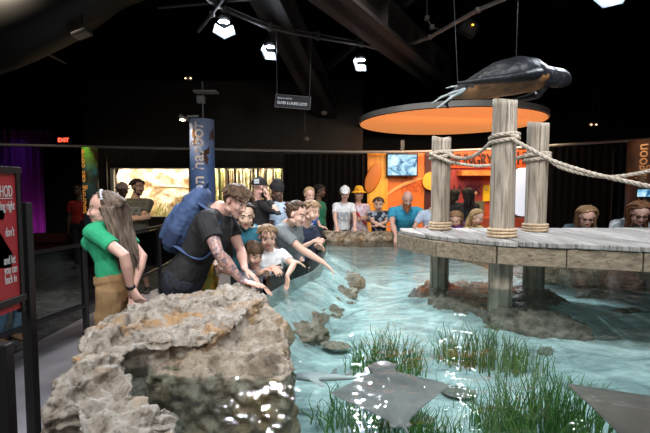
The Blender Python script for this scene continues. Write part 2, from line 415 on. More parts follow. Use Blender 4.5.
# floating round canopy
ZC=3.10; YC=9.75; rC=1.97; cx0=at(449,124,YC).x
cn = thing('round_canopy','huge glowing orange disc canopy with grey rim above snack stand','canopy',(cx0,YC,ZC))
bm = bmesh.new(); bmesh.ops.create_cone(bm,cap_ends=True,segments=96,radius1=rC,radius2=rC,depth=.04,matrix=Matrix.Translation((cx0,YC,ZC+.02)))
dm = bpy.data.materials.new('lit_orange_fabric'); dm.use_nodes=True; nt=dm.node_tree; b=nt.nodes['Principled BSDF']
b.inputs['Base Color'].default_value=(.9,.25,.05,1); b.inputs['Roughness'].default_value=.35
gr=nt.nodes.new('ShaderNodeTexCoord').outputs['Object']
b.inputs['Emission Color'].default_value=(1,.34,.10,1); b.inputs['Emission Strength'].default_value=.68
dob=mesh_obj('disc', bm, [dm,black], cn)
for p_ in dob.data.polygons: p_.material_index=0 if p_.normal.z<-.5 else 1
bm = bmesh.new()
ring=[V((cx0+(rC+.03)*cos(2*pi*k/96),YC+(rC+.03)*sin(2*pi*k/96),ZC+.06)) for k in range(97)]
for i in range(96):
    p,q=ring[i],ring[i+1]; d=(V((cx0,YC,ZC+.06))-p).normalized()*.05; d2=(V((cx0,YC,ZC+.06))-q).normalized()*.05
    a=[bm.verts.new(x) for x in (p+V((0,0,-.045)),q+V((0,0,-.045)),q+V((0,0,.06)),p+V((0,0,.06)))]; bm.faces.new(a)
    a=[bm.verts.new(x) for x in (p+V((0,0,.06)),q+V((0,0,.06)),q+d2+V((0,0,.06)),p+d+V((0,0,.06)))]; bm.faces.new(a)
    a=[bm.verts.new(x) for x in (p+V((0,0,-.045)),p+d+V((0,0,-.045)),q+d2+V((0,0,-.045)),q+V((0,0,-.045)))]; bm.faces.new(a)
mesh_obj('rim', bm, pm('rim_grey',(.50,.49,.47),.4), cn)
for a in (60,180,300):
    bm = bmesh.new(); p=V((cx0+1.6*cos(radians(a)),YC+1.6*sin(radians(a)),ZC+.04)); tube(bm,[p,V((p.x,p.y,6.5))],.006,5); mesh_obj('hanging_wire', bm, black_metal, cn)
area((cx0+.2,YC-1.2,2.85),(cx0,9.6,1.3),75,3.2,.5,(1,.75,.5))

# ============================================================= banner columns
def column(name,label,px0,px1,pytop,Y,mats,text,tpx,tbase,size,tcol,text_y0,m2=None,dec=True):
    A=at(px0,190,Y); B=at(px1,190,Y); r=(B.x-A.x)/2; c=V(((A.x+B.x)/2,Y,0)); zt_=at(px0,pytop,Y-r).z
    t=thing(name,label,'banner',c)
    bm=bmesh.new(); bmesh.ops.create_cone(bm,cap_ends=True,segments=48,radius1=r,radius2=r,depth=zt_,matrix=Matrix.Translation((c.x,c.y,zt_/2)))
    mesh_obj('printed_wrap',bm,mats,t,True)
    # lettering wrapped on the cylinder, reading upwards
    cu=bpy.data.curves.new('t','FONT'); cu.body=text; cu.size=size; cu.extrude=.003; cu.offset=.002
    o=bpy.data.objects.new('t',cu); C.objects.link(o); me=bpy.data.meshes.new_from_object(o.evaluated_get(bpy.context.evaluated_depsgraph_get()))
    bpy.data.objects.remove(o)
    me.materials.clear(); me.materials.append(tcol)
    ux=(tpx-(px0+px1)/2)/((px1-px0)/2)
    smax=max(v.co.x for v in me.vertices)
    for v in me.vertices:
        s,h,e=v.co.x,v.co.y,v.co.z
        ang=(ux*r - h + size*.25)/r
        ang=max(-1.5,min(1.5,ang)); rr=r+.004+e
        v.co=V((c.x+rr*sin(ang),c.y-rr*cos(ang),text_y0+s-smax))-c
    ob=bpy.data.objects.new('lettering',me); C.objects.link(ob); ob.parent=t
    return t,c,r,zt_
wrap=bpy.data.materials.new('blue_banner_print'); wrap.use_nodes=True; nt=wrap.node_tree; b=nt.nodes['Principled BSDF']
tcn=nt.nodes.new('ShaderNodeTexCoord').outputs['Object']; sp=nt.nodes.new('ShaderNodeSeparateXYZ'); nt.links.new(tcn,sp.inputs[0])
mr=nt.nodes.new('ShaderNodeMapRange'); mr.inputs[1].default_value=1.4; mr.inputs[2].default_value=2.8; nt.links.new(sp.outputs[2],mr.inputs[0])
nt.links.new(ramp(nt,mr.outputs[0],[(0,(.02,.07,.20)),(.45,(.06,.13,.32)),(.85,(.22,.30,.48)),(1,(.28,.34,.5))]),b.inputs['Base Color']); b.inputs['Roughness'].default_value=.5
tpale=pm('letter_peach',(.95,.78,.65),.5)
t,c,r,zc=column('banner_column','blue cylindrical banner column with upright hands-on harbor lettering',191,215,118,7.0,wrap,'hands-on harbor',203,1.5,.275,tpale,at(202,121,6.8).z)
# starfish prints
def starfish(par,c,r,ang,z,rad,m,rot):
    bm=bmesh.new(); cv=bm.verts.new(V((c.x+(r+.006)*sin(ang),c.y-(r+.006)*cos(ang),z))); vs=[]
    for k in range(10):
        q=rad if k%2==0 else rad*.42; a=rot+k*pi/5; aa=ang+q*cos(a)/r
        vs.append(bm.verts.new(V((c.x+(r+.004)*sin(aa),c.y-(r+.004)*cos(aa),z+q*sin(a)))))
    for k in range(10): bm.faces.new((cv,vs[k],vs[(k+1)%10]))
    r_=bmesh.ops.solidify(bm,geom=bm.faces[:],thickness=-.002)
    mesh_obj('starfish_print',bm,m,par)
starb=pm('star_brown',(.20,.09,.05),.6); staro=pm('star_tan',(.45,.26,.14),.6)
starfish(t,c,r,-.35,2.42,.21,staro,.4); starfish(t,c,r,.5,2.18,.17,starb,1.1); starfish(t,c,r,1.2,2.5,.12,starb,.2)
bm=bmesh.new(); p=at(185,118,6.9); box(bm,p,(.16,.14,.05),Matrix.Rotation(.5,3,'Y'),.01); box(bm,p+V((.12,.02,.03)),(.18,.03,.03)); 
cl=thing('clip_light','small warm clip light on top edge of blue banner column','lamp',p); mesh_obj('housing',bm,metal,cl)
bm=bmesh.new(); ell(bm,p+V((-.03,-.03,-.035)),(.045,.045,.015)); mesh_obj('lens',bm,emis('warm_lens',(1,.75,.45),12),cl)
spot(p+V((0,-.12,-.05)),c+V((0,-.2,1.9)),18,70,.8,(1,.8,.6))
bm=bmesh.new(); p=at(203,92,6.95); tube(bm,[V((c.x+.02,7.0,zc)),V((c.x+.02,7.0,3.35))],.012,6); box(bm,V((c.x+.0,6.98,at(203,100,7).z)),(.12,.10,.12),None,.01); 
box(bm,V((c.x+.1,6.9,at(210,92,6.9).z)),(.36,.2,.03),None,.01)
tag(mesh_obj('antenna_box',bm,pm('grey_box',(.16,.16,.17),.5)),'grey box and flat plate on pole above blue banner column','equipment')
gmat=bpy.data.materials.new('cat_banner_print'); gmat.use_nodes=True; nt=gmat.node_tree; b=nt.nodes['Principled BSDF']
tcn=nt.nodes.new('ShaderNodeTexCoord').outputs['Object']; sp=nt.nodes.new('ShaderNodeSeparateXYZ'); nt.links.new(tcn,sp.inputs[0])
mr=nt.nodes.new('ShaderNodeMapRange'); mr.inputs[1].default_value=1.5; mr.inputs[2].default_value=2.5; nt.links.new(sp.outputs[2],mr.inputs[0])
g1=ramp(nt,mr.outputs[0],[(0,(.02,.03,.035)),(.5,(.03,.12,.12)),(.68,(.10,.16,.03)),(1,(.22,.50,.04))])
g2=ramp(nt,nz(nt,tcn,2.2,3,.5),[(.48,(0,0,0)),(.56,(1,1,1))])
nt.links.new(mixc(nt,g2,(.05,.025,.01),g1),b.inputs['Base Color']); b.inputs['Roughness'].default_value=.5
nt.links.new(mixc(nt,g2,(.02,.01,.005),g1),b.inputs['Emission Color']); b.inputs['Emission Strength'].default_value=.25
t2,c2,r2,z2=column('banner_column','dark banner column with green top and orange cat cove lettering',84,98,147,8.6,gmat,'touring cat cove',87,1.5,.19,emis('letter_orange',(.85,.33,.06),.45),at(87,149,8.4).z)
t3,c3,r3,z3=column('banner_column','dark otter lagoon banner column at the right edge of the scene',628,656,139,7.2,pm('dark_banner',(.02,.018,.022),.5,(.10,.05,.03),2),'otter lagoon',633,1.5,.215,pm('letter_copper',(.62,.34,.16),.5),at(632,144,7).z)
spot(at(640,132,6.6),c3+V((0,-.2,2.2)),14,80,.8,(1,.7,.45)); spot((c2.x,8.0,2.9),c2+V((0,0,2.0)),10,70,.8,(.8,1,.5))
bm=bmesh.new(); c=at(640,193,7.4); c=V((3.05+1.9,6.9,at(640,191,6.9).z)); 
mo=thing('wall_monitor','small bright monitor at the right edge below the otter lagoon banner','monitor',c)
c=at(643,193,6.6); box(bm,c,(.24,.04,.15),None,.006); mesh_obj('bezel',bm,black_metal,mo)
bm=bmesh.new(); box(bm,c+V((0,-.022,0)),(.20,.005,.11)); mesh_obj('screen',bm,scr,mo)
bm=bmesh.new(); box(bm,(c.x,c.y+.03,c.z/2),(.04,.03,c.z)); mesh_obj('stand',bm,black_metal,mo)
# ============================================================= ceiling steel, truss pipes and lamps
beamm=pm('brown_grey_steel',(.035,.027,.026),.6,(.05,.038,.034),2)
def beam(label,A,B,w,h,m=beamm,name='ceiling_beam'):
    bm=bmesh.new(); d=(B-A); q=d.to_track_quat('Y','Z').to_matrix(); c=(A+B)/2; L=d.length
    for (dz,hh,ww) in ((-h/2+.03,.06,w),(h/2-.03,.06,w),(0,h,w*.35)): box(bm,c+q@V((0,0,dz)),(ww,L,hh),q)
    k=int(L/1.0)
    for i in range(k): box(bm,c+q@V((0,-L/2+(i+.5)*L/k,0)),(w*.9,.03,h*.9),q)
    tag(mesh_obj(name,bm,m),label,'beam')
beam('broad brown steel ceiling beam slanting down to the right behind the lamps',at(318,-30,5.5),at(462,92,10.5),.50,.5)
beam('steel ceiling beam sloping between the two left lamps and the hanging plaque',at(255,-35,6.5),at(333,120,11),.48,.5,pm('dark_steel_beam',(.025,.020,.022),.6))
beam('faint ceiling beam crossing behind the hanging plaque to the upper right',at(300,90,11),at(420,-10,7),.10,.12,pm('dim_steel',(.03,.03,.034),.6))
bm=bmesh.new(); pts=smoothpts([at(-60,50,6),at(0,30,6),at(60,2,6.2),at(110,-30,6.4),at(190,-52,6.8),at(300,-60,7.2)],6)
tube(bm,pts,.50,24)
tag(mesh_obj('ceiling_duct',bm,pm('dark_duct',(.014,.012,.011),.55),smooth=True),'huge curved dark duct sweeping across the top left corner','duct')
bm=bmesh.new(); tube(bm,[at(20,40,7),at(66,64,7.5)],.02,6); tag(mesh_obj('thin_pipe',bm,beamm),'thin pipe crossing under the curved duct at top left','pipe')
for i,(px,py,lab) in enumerate(((52,27,'dark stage lamp hanging against the curved duct, leftmost'),(82,34,'dark stage lamp hanging below the curved duct, right of its twin'))):
    p=at(px,py,6); t=thing('stage_lamp',lab,'lamp',p); bm=bmesh.new(); box(bm,p,(.22,.2,.06),Matrix.Rotation(-.35,3,'Y'),.02); mesh_obj('housing',bm,pm('lamp_grey',(.10,.10,.10),.4),t)
    bm=bmesh.new(); tube(bm,[p,p+V((0,.02,.35))],.012,6); mesh_obj('hook',bm,black_metal,t)
# truss pipes
L1,L2,L3,L4=at(224,22,6.1),at(270,47,7.17),at(361,60,7.9),at(613,-17,5.2)
pipem=pm('truss_pipe',(.13,.12,.12),.45,metal=.4)
def pipe(lab,pts,r=.024,m=pipem,name='truss_pipe'):
    bm=bmesh.new(); tube(bm,pts,r,8)
    for p in pts[1:-1]: box(bm,p,(.07,.07,.07),None,.01)
    tag(mesh_obj(name,bm,m,loc=pts[0]),lab,'pipe')
pipe('long lighting pipe carrying the three bright lamps',[at(195,-8,5.6),at(224,10,6.1),at(270,29,7.17),at(318,38,7.6),at(361,45,7.9),at(394,53,8.1)])
pipe('thin pipe parallel to the long lighting pipe, just above it',[at(224,6,6.3),at(270,25,7.3),at(318,34,7.7),at(361,42,8.0)],.014)
pipe('lighter pipe rising to the right from the end of the lighting pipe',[at(387,53,8.0),at(430,37,7),at(478,10,6),at(520,-8,5.6)],.03,pm('light_pipe',(.26,.23,.22),.4,metal=.3))
pipe('short crossing pipe above the leftmost bright lamp',[at(198,32,6.2),at(212,14,6.0),at(226,-6,5.8)])
pipe('level pipe at the top above the leftmost bright lamp',[at(158,8,6.4),at(215,3,6.2),at(262,-2,6.0)],.018)
pipe('thin bent conduit near top centre left of the turtle',[at(427,-6,6.6),at(427,18,6.7),at(432,27,6.8),at(440,30,6.9)],.014)
lensm=emis('lamp_lens',(.80,.90,1),60); barn=pm('barn_door_white',(.50,.55,.62),.35)
def lamp(p,label,tgt,power,ang,rot,s=1,wire=True):
    t=thing('stage_lamp',label,'lamp',p)
    q=(V(tgt)-p).to_track_quat('-Z','Y').to_matrix()
    bm=bmesh.new(); loft(bm,[(p+q@V((0,0,.24*s)),.05*s,.05*s),(p+q@V((0,0,.16*s)),.085*s,.085*s),(p+q@V((0,0,.0)),.09*s,.09*s)],None,20,1,0)
    mesh_obj('housing',bm,black_metal,t,True)
    bm=bmesh.new(); ell(bm,p+q@V((0,0,-.005)),(.075*s,.075*s,.012)); mesh_obj('lens',bm,lensm,t,True)
    for a in rot:
        bm=bmesh.new(); m=q@Matrix.Rotation(radians(a),3,'Z')@Matrix.Rotation(radians(-28),3,'X'); box(bm,p+q@Matrix.Rotation(radians(a),3,'Z')@V((0,.115*s,-.085*s)),(.18*s,.008,.16*s),q@Matrix.Rotation(radians(a),3,'Z')@Matrix.Rotation(radians(24),3,'X')); mesh_obj('barn_door',bm,barn,t)
    bm=bmesh.new(); tube(bm,[p+q@V((.1*s,0,.1)),p+V((.02,.02,.26)),p+q@V((-.1*s,0,.1))],.010,6); tube(bm,[p+V((.02,.02,.26)),p+V((.02,.02,.34))],.014,6); mesh_obj('yoke',bm,black_metal,t)
    spot(p+q@V((0,0,-.03)),tgt,power,ang,.6,(.86,.93,1),.07)
cyan=(.86,.93,1)
lamp(L1,'bright lamp with two white flaps, leftmost of the three lit lamps',(-.6,3.0,.9),620,50,(150,210))
lamp(L2,'bright lamp with white flaps, directly above the hanging plaque',(.4,3.4,.8),700,55,(180,240))
lamp(L3,'bright lamp with white flaps, rightmost of the three lit lamps',(1.2,3.2,.8),760,60,(180,250))
lamp(L4,'stage lamp with pale blue flaps cut off at the top right corner',(2.0,3.6,.8),320,55,(120,180,240),1.15)
p=at(468,28,7.2); t=thing('stage_lamp','unlit black stage lamp hanging under the pipe above the turtle','lamp',p); bm=bmesh.new(); box(bm,p,(.30,.22,.22),Matrix.Rotation(.5,3,'Y'),.03); mesh_obj('housing',bm,pm('lamp_black',(.03,.03,.032),.4),t)
bm=bmesh.new(); ell(bm,p+V((.03,-.14,.0)),(.018,.01,.012)); mesh_obj('indicator',bm,emis('amber_led',(1,.6,.05),4),t)
bm=bmesh.new(); tube(bm,[p,p+V((.02,.02,.4))],.014,6); mesh_obj('hook',bm,black_metal,t)
for px,py,Yp,lab in ((189,78,8.5,'tiny dim lamp cluster hanging on a wire left of the banner column'),(324,113,9.4,'tiny dark bulb hanging on a wire below the plaque'),(306,139,9.2,'small dark bulb hanging just above the rail right of the banner column'),(592,124,8.6,'small dim pendant lamp high between turtle and otter lagoon banner')):
    p=at(px,py,Yp); t=thing('pendant_lamp',lab,'lamp',p); bm=bmesh.new(); ell(bm,p,(.07,.07,.05)); mesh_obj('shade',bm,pm('pendant',(.15,.13,.11),.5),t,True)
    bm=bmesh.new(); tube(bm,[p,V((p.x,p.y,6.5))],.006,4); mesh_obj('wire',bm,black_metal,t)
    if px in(189,592):
        for dx in (-.05,.05): bm=bmesh.new(); ell(bm,p+V((dx,-.06,-.02)),(.018,.014,.014)); mesh_obj('bulb',bm,emis('dim_bulb',(1,.7,.4),3),t)
# hanging plaque
A=at(275,95,7.0); B=at(310,98,7.1); H_=at(275,107,7.0)
c=(at(275.5,94.5,7)+at(310,109.5,7.1))/2
t=thing('hanging_plaque','small dark sponsor plaque hung on two cables from the lighting pipe','sign',c)
rz=Matrix.Rotation(radians(4.5),3,'Y')
bm=bmesh.new(); box(bm,c,(.56,.02,.205),rz,.004); mesh_obj('board',bm,pm('plaque_navy',(.016,.018,.03),.5),t)
bm=bmesh.new()
for (dx,dz,w,h) in ((0,.1,.57,.007),(0,-.1,.57,.007),(.283,0,.007,.205),(-.283,0,.007,.205)): box(bm,c+rz@V((dx,-.006,dz)),(w,.022,h),rz)
mesh_obj('border',bm,pm('plaque_border',(.22,.22,.26),.4),t)
lw=emis('plaque_letters',(.75,.78,.85),.35)
textmesh('lettering','Sponsored by',.042,lw,t,c+rz@V((-.25,-.014,.035)),rz@rx,.001)
textmesh('lettering','OLIVER & LAURIE LLOYD',.062,lw,t,c+rz@V((-.25,-.014,-.045)),rz@rx,.001,'LEFT',.001,.70)
for s in (-1,1):
    bm=bmesh.new(); p=c+rz@V((s*.262,0,.1)); tube(bm,[p,V((p.x+.02*s,7.2,at(0,32 if s<0 else 36,7.3).z))],.006,5); mesh_obj('cable',bm,metal,t)
bm=bmesh.new(); p=c+rz@V((.2,0,-.1)); tube(bm,[p,p-V((0,0,.36))],.004,4); mesh_obj('tail_cord',bm,metal,t)

# ============================================================= pool
ZW=.80; ZF=.40
rock=rock_mat('limestone',(.42,.375,.32),(.26,.22,.175),(.07,.052,.038),(.42,.22,.065),.85)
rock2=rock_mat('wet_brown_rock',(.36,.30,.23),(.22,.17,.12),(.075,.06,.04),(.33,.20,.08))
rimm=rock_mat('rim_stone',(.42,.34,.25),(.24,.175,.12),(.07,.05,.035),(.36,.20,.09),.7)
inner=[(-.42,1.3),(-.48,1.52),(-.70,1.68),(-.86,1.84),(-.80,1.93),(-.45,1.92),(-.17,1.86),(-.13,2.1),(-.22,2.45),(-.30,2.75),(-.40,3.1),(-.47,3.45)]
arc=smoothpts([(-.47,3.42,0),(-.33,3.96,0),(-.13,4.45,0),(-.01,5.2,0),(.03,6.2,0),(-.02,7.0,0)],5)
far=[(-.02,7.0),(.6,7.08),(1.2,6.95),(1.75,6.4),(2.2,5.9),(2.65,5.35),(3.3,5.0),(5.2,4.9)]
pool=[(x,y) for x,y in inner[:-1]]+[(p.x,p.y) for p in arc]+far[1:]+[(5.2,1.3)]
def grow(poly,d):
    n=len(poly); out=[]
    for i in range(n):
        a=V(poly[i-1]);b=V(poly[i]);c=V(poly[(i+1)%n]); e=((b-a).normalized()+(c-b).normalized()); e=e.normalized() if e.length>1e-6 else V((1,0))
        out.append((b.x-e.y*d,b.y+e.x*d))
    return out
# water stays just inside acrylic wall and runs a little way into rocks
wpoly=[(-.55,1.15),(-.95,1.7),(-1.0,2.0),(-.6,2.1),(-.5,2.6),(-.6,3.0),(-.485,3.43)]+[(p.x+.012,p.y) for p in arc]+[(-.02,7.12),(.6,7.2),(1.25,7.05),(1.85,6.5),(2.3,6.0),(2.75,5.45),(3.35,5.1),(5.3,5.0),(5.3,1.15)]
def fillpoly(bm,poly,z,cuts=0):
    vs=[bm.verts.new((p[0],p[1],z)) for p in poly]; es=[bm.edges.new((vs[i],vs[(i+1)%len(vs)])) for i in range(len(vs))]
    bmesh.ops.triangle_fill(bm,use_beauty=True,edges=es)
bm=bmesh.new(); fillpoly(bm,wpoly,ZW)
wm=bpy.data.materials.new('pool_water'); wm.use_nodes=True; nt=wm.node_tree; nt.nodes.clear()
out=nt.nodes.new('ShaderNodeOutputMaterial'); mx=nt.nodes.new('ShaderNodeMixShader'); tr=nt.nodes.new('ShaderNodeBsdfTransparent'); gl=nt.nodes.new('ShaderNodeBsdfGlossy')
tr.inputs[0].default_value=(.89,.97,.965,1); gl.inputs['Roughness'].default_value=.03
frn=nt.nodes.new('ShaderNodeFresnel'); frn.inputs['IOR'].default_value=1.34
tcn=nt.nodes.new('ShaderNodeTexCoord').outputs['Object']
mp=nt.nodes.new('ShaderNodeMapping'); mp.inputs['Scale'].default_value=(1,1.5,1); nt.links.new(tcn,mp.inputs[0])
a1=nz(nt,mp.outputs[0],3.2,3,.5,1.6); a2=nz(nt,mp.outputs[0],11,2,.5,1.2)
ad=nt.nodes.new('ShaderNodeMath'); ad.operation='MULTIPLY_ADD'; nt.links.new(a2,ad.inputs[0]); ad.inputs[1].default_value=.10; nt.links.new(a1,ad.inputs[2])
bp=nt.nodes.new('ShaderNodeBump'); bp.inputs['Strength'].default_value=.24; bp.inputs['Distance'].default_value=.05; nt.links.new(ad.outputs[0],bp.inputs['Height'])
nt.links.new(bp.outputs[0],gl.inputs['Normal']); nt.links.new(bp.outputs[0],frn.inputs['Normal'])
nt.links.new(frn.outputs[0],mx.inputs[0]); nt.links.new(tr.outputs[0],mx.inputs[1]); nt.links.new(gl.outputs[0],mx.inputs[2]); nt.links.new(mx.outputs[0],out.inputs[0])
o=mesh_obj('pool_water',bm,wm); tag(o,'clear rippled turquoise water filling the touch pool','water',None,'stuff')
# sandy bottom
sm=bpy.data.materials.new('pale_pool_sand'); sm.use_nodes=True; nt=sm.node_tree; b=nt.nodes['Principled BSDF']
tcn=nt.nodes.new('ShaderNodeTexCoord').outputs['Object']
mp=nt.nodes.new('ShaderNodeMapping'); mp.inputs['Scale'].default_value=(1,1.8,1); nt.links.new(tcn,mp.inputs[0])
s1=ramp(nt,nz(nt,mp.outputs[0],2.6,7,.62,1.2),[(.30,(.20,.26,.26)),(.43,(.34,.45,.45)),(.56,(.48,.62,.61)),(.7,(.70,.81,.79))])
s2=ramp(nt,nz(nt,mp.outputs[0],9,4,.6,1.5),[(.35,(.72,.74,.72)),(.6,(1,1,1))])
nt.links.new(mixc(nt,.8,s1,s2,'MULTIPLY'),b.inputs['Base Color']); b.inputs['Roughness'].default_value=.9
def rise(x,y):
    d=min((p.x-x)**2+(p.y-y)**2 for p in arc)**.5
    k=max(0,1-d/.5); return .27*k*k*(3-2*k)*max(0,min(1,(7.2-y)/1.5))+.21*exp(-((x-1.6)**2/1.2+(y-4.15)**2/.42))
bm=bmesh.new()
def ff(u,v):
    x=-1.2+6.6*u; y=1.05+6.2*v; return (x,y,ZF+rise(x,y)+.30*max(0,min(1,(y-4.6)/2.4))**1.2+.05*noise.noise(V((x*1.3,y*1.3,0)))+.02*noise.noise(V((x*4,y*4,3))))
quadgrid(bm,ff,160,150); 
def inside(p,poly):
    c=False; n=len(poly)
    for i in range(n):
        x1,y1=poly[i];x2,y2=poly[(i+1)%n]
        if (y1>p[1])!=(y2>p[1]) and p[0]<(x2-x1)*(p[1]-y1)/(y2-y1)+x1: c=not c
    return c
big=wpoly
arcset=set((p.x+.012,p.y) for p in arc)
big=[(x-.035 if (x,y) in arcset else x,y) for x,y in big]
dl=[f for f in bm.faces if not inside(f.calc_center_median(),big)]
bmesh.ops.delete(bm,geom=dl,context='FACES')
struct(mesh_obj('floor_pool',bm,sm,smooth=True))
def rdisp(amp,seed,fine=1.):
    def d(c,n):
        q=c*1.0+V((seed,0,0))
        a=noise.fractal(q*2.2,1.0,2.0,4)*.55
        t=noise.turbulence(q*5.5,4,False); b_=(abs(noise.noise(q*9))-.25)
        cr=0
        hz=noise.noise(V((q.x*1.5,q.y*1.5,q.z*11)))*.35
        pit=max(0,noise.noise(q*14)-.32)*-1.1
        return amp*(a+.30*(t-.5)+.26*b_*fine+.6*hz*abs(1-abs(n.z))+1.1*pit*fine+.38*(noise.turbulence(q*19,3,False)-.5)*fine)
    return d
def slab(bm,poly,z0,z1): prism(bm,poly,z0,z1)
# foreground boulder wall
outer=[(-.48,.95),(-.54,.95),(-.75,1.28),(-.96,1.58),(-1.12,1.85),(-1.25,2.15),(-1.32,2.5),(-1.24,2.85),(-1.04,3.12),(-.75,3.28),(-.50,3.28)]
bm=bmesh.new()
core=[(-.40,.95),(-.45,1.3),(-.54,1.5),(-.76,1.68),(-.90,1.86),(-.88,2.00),(-.74,2.00),(-.56,2.09),(-.47,2.22),(-.45,2.6),(-.40,2.82),(-.42,3.05),(-.48,3.2)]
prism(bm,outer+core[::-1],0.0,[.84,.84,.87,.89,.90,.90,.92,.92,.92,.90,.88]+[.88,.90,.93,.945,.945,.945,.945,.94,.90,.88,.86,.84,.82])
ell(bm,(-.61,1.25,.78),(.10,.4,.14)); ell(bm,(-.97,1.75,.82),(.12,.3,.15)); ell(bm,(-1.10,2.25,.86),(.18,.38,.13)); ell(bm,(-1.0,2.7,.86),(.30,.36,.12)); ell(bm,(-.66,3.05,.86),(.26,.22,.10)); ell(bm,onz(200,299,.96),(.09,.06,.035))
ell(bm,(-1.02,2.0,.5),(.13,.4,.22)); ell(bm,(-.80,1.45,.66),(.10,.22,.1))
fs=fuse('boulder_wall',bm,.009,rock,None,10,.5,rdisp(.075,3.7),loc=(-.8,2,0))
tag(fs,'large pale limestone boulder edge curving around the near left corner of the pool','boulder')
bm=bmesh.new(); prism(bm,[(-.86,1.95),(-.42,1.88),(-.17,1.85),(-.12,1.98),(-.20,2.4),(-.30,2.75),(-.42,2.95),(-.6,2.7),(-.84,2.2)],.38,[.80,.81,.81,.84,.87,.88,.88,.88,.86]); ell(bm,(-.30,2.05,.70),(.18,.19,.19)); ell(bm,(-.58,2.06,.70),(.26,.16,.165)); ell(bm,(-.30,2.5,.75),(.12,.3,.16))
o=fuse('brown_boulder',bm,.012,rock2,None,14,.5,rdisp(.06,5.2),loc=(-.4,2.2,.4)); tag(o,'smooth brown boulder under the pale boulder edge, dipping into the water','boulder')
for i,(x,y,rx_,ry,rz_,seed) in enumerate(((-.45,1.66,.26,.13,.12,1),(-.18,1.72,.15,.12,.10,2),(-.62,1.55,.12,.12,.1,3))):
    bm=bmesh.new(); ell(bm,(x,y,ZF+.03),(rx_,ry,rz_)); o=fuse('submerged_boulder',bm,.012,rock2,None,3,.5,rdisp(.06,seed*3.3),loc=(x,y,ZF)); tag(o,('dark sunken rock at the foot of the brown boulder, largest of three','dark sunken rock below the right corner of the brown boulder','small dark sunken rock nearest the pale boulder wall')[i],'rock')
# rim walls
def rimwall(name,line,w,z0,z1,mat_,label,amp=.03,vox=.02,seed=1.):
    L=[V((p[0],p[1],0)) for p in line]; bm=bmesh.new(); n=len(L); left=[];right=[]
    for i in range(n):
        t=(L[min(i+1,n-1)]-L[max(i-1,0)]).normalized(); nn=V((-t.y,t.x,0)); left.append((L[i].x,L[i].y)); right.append((L[i].x+nn.x*w,L[i].y+nn.y*w))
    prism(bm,left+right[::-1],z0,z1)
    o=fuse(name,bm,vox,mat_,None,5,.5,rdisp(amp,seed),loc=(L[0].x,L[0].y,z0)); tag(o,label,'rim'); return o
rimwall('stone_rim',far,.26,0,.965,rimm,'low rough brown stone rim along the far side of the pool',.075,.015,4.4)
rimwall('near_stone_rim',[(5.2,1.2),(2.5,1.18),(-.45,1.18)][::1],.0-.28,0,.90,rock,'low stone rim along the near side of the pool under the camera',.04,.03,6.1) if False else None
# acrylic wall on the left with the crowd behind
acr=bpy.data.materials.new('clear_acrylic'); acr.use_nodes=True; nt=acr.node_tree; nt.nodes.clear()
out=nt.nodes.new('ShaderNodeOutputMaterial'); mx=nt.nodes.new('ShaderNodeMixShader'); tr=nt.nodes.new('ShaderNodeBsdfTransparent'); gl=nt.nodes.new('ShaderNodeBsdfGlossy'); lw_=nt.nodes.new('ShaderNodeFresnel'); lw_.inputs[0].default_value=1.25
tr.inputs[0].default_value=(.93,.98,.98,1); gl.inputs['Roughness'].default_value=.05
nt.links.new(lw_.outputs[0],mx.inputs[0]); nt.links.new(tr.outputs[0],mx.inputs[1]); nt.links.new(gl.outputs[0],mx.inputs[2]); nt.links.new(mx.outputs[0],out.inputs[0])
bm=bmesh.new(); A=[];B=[]
for i,p in enumerate(arc):
    t=(arc[min(i+1,len(arc)-1)]-arc[max(i-1,0)]).normalized(); nn=V((-t.y,t.x,0)); A.append((p.x,p.y)); B.append((p.x+nn.x*.03,p.y+nn.y*.03))
prism(bm,A+B[::-1],.80,.93); bmesh.ops.recalc_face_normals(bm,faces=bm.faces[:])
tag(mesh_obj('acrylic_wall',bm,acr,loc=(-.3,4,0)),'curved clear acrylic pool wall that the children lean over','wall')
bm=bmesh.new(); prism(bm,A+B[::-1],0,.798); bmesh.ops.recalc_face_normals(bm,faces=bm.faces[:])
tag(mesh_obj('pool_base_wall',bm,pm('pale_render',(.34,.42,.41),.7,(.46,.53,.51),5,bump=.3),loc=(-.3,4,0)),'pale rendered base wall carrying the curved clear wall','wall')
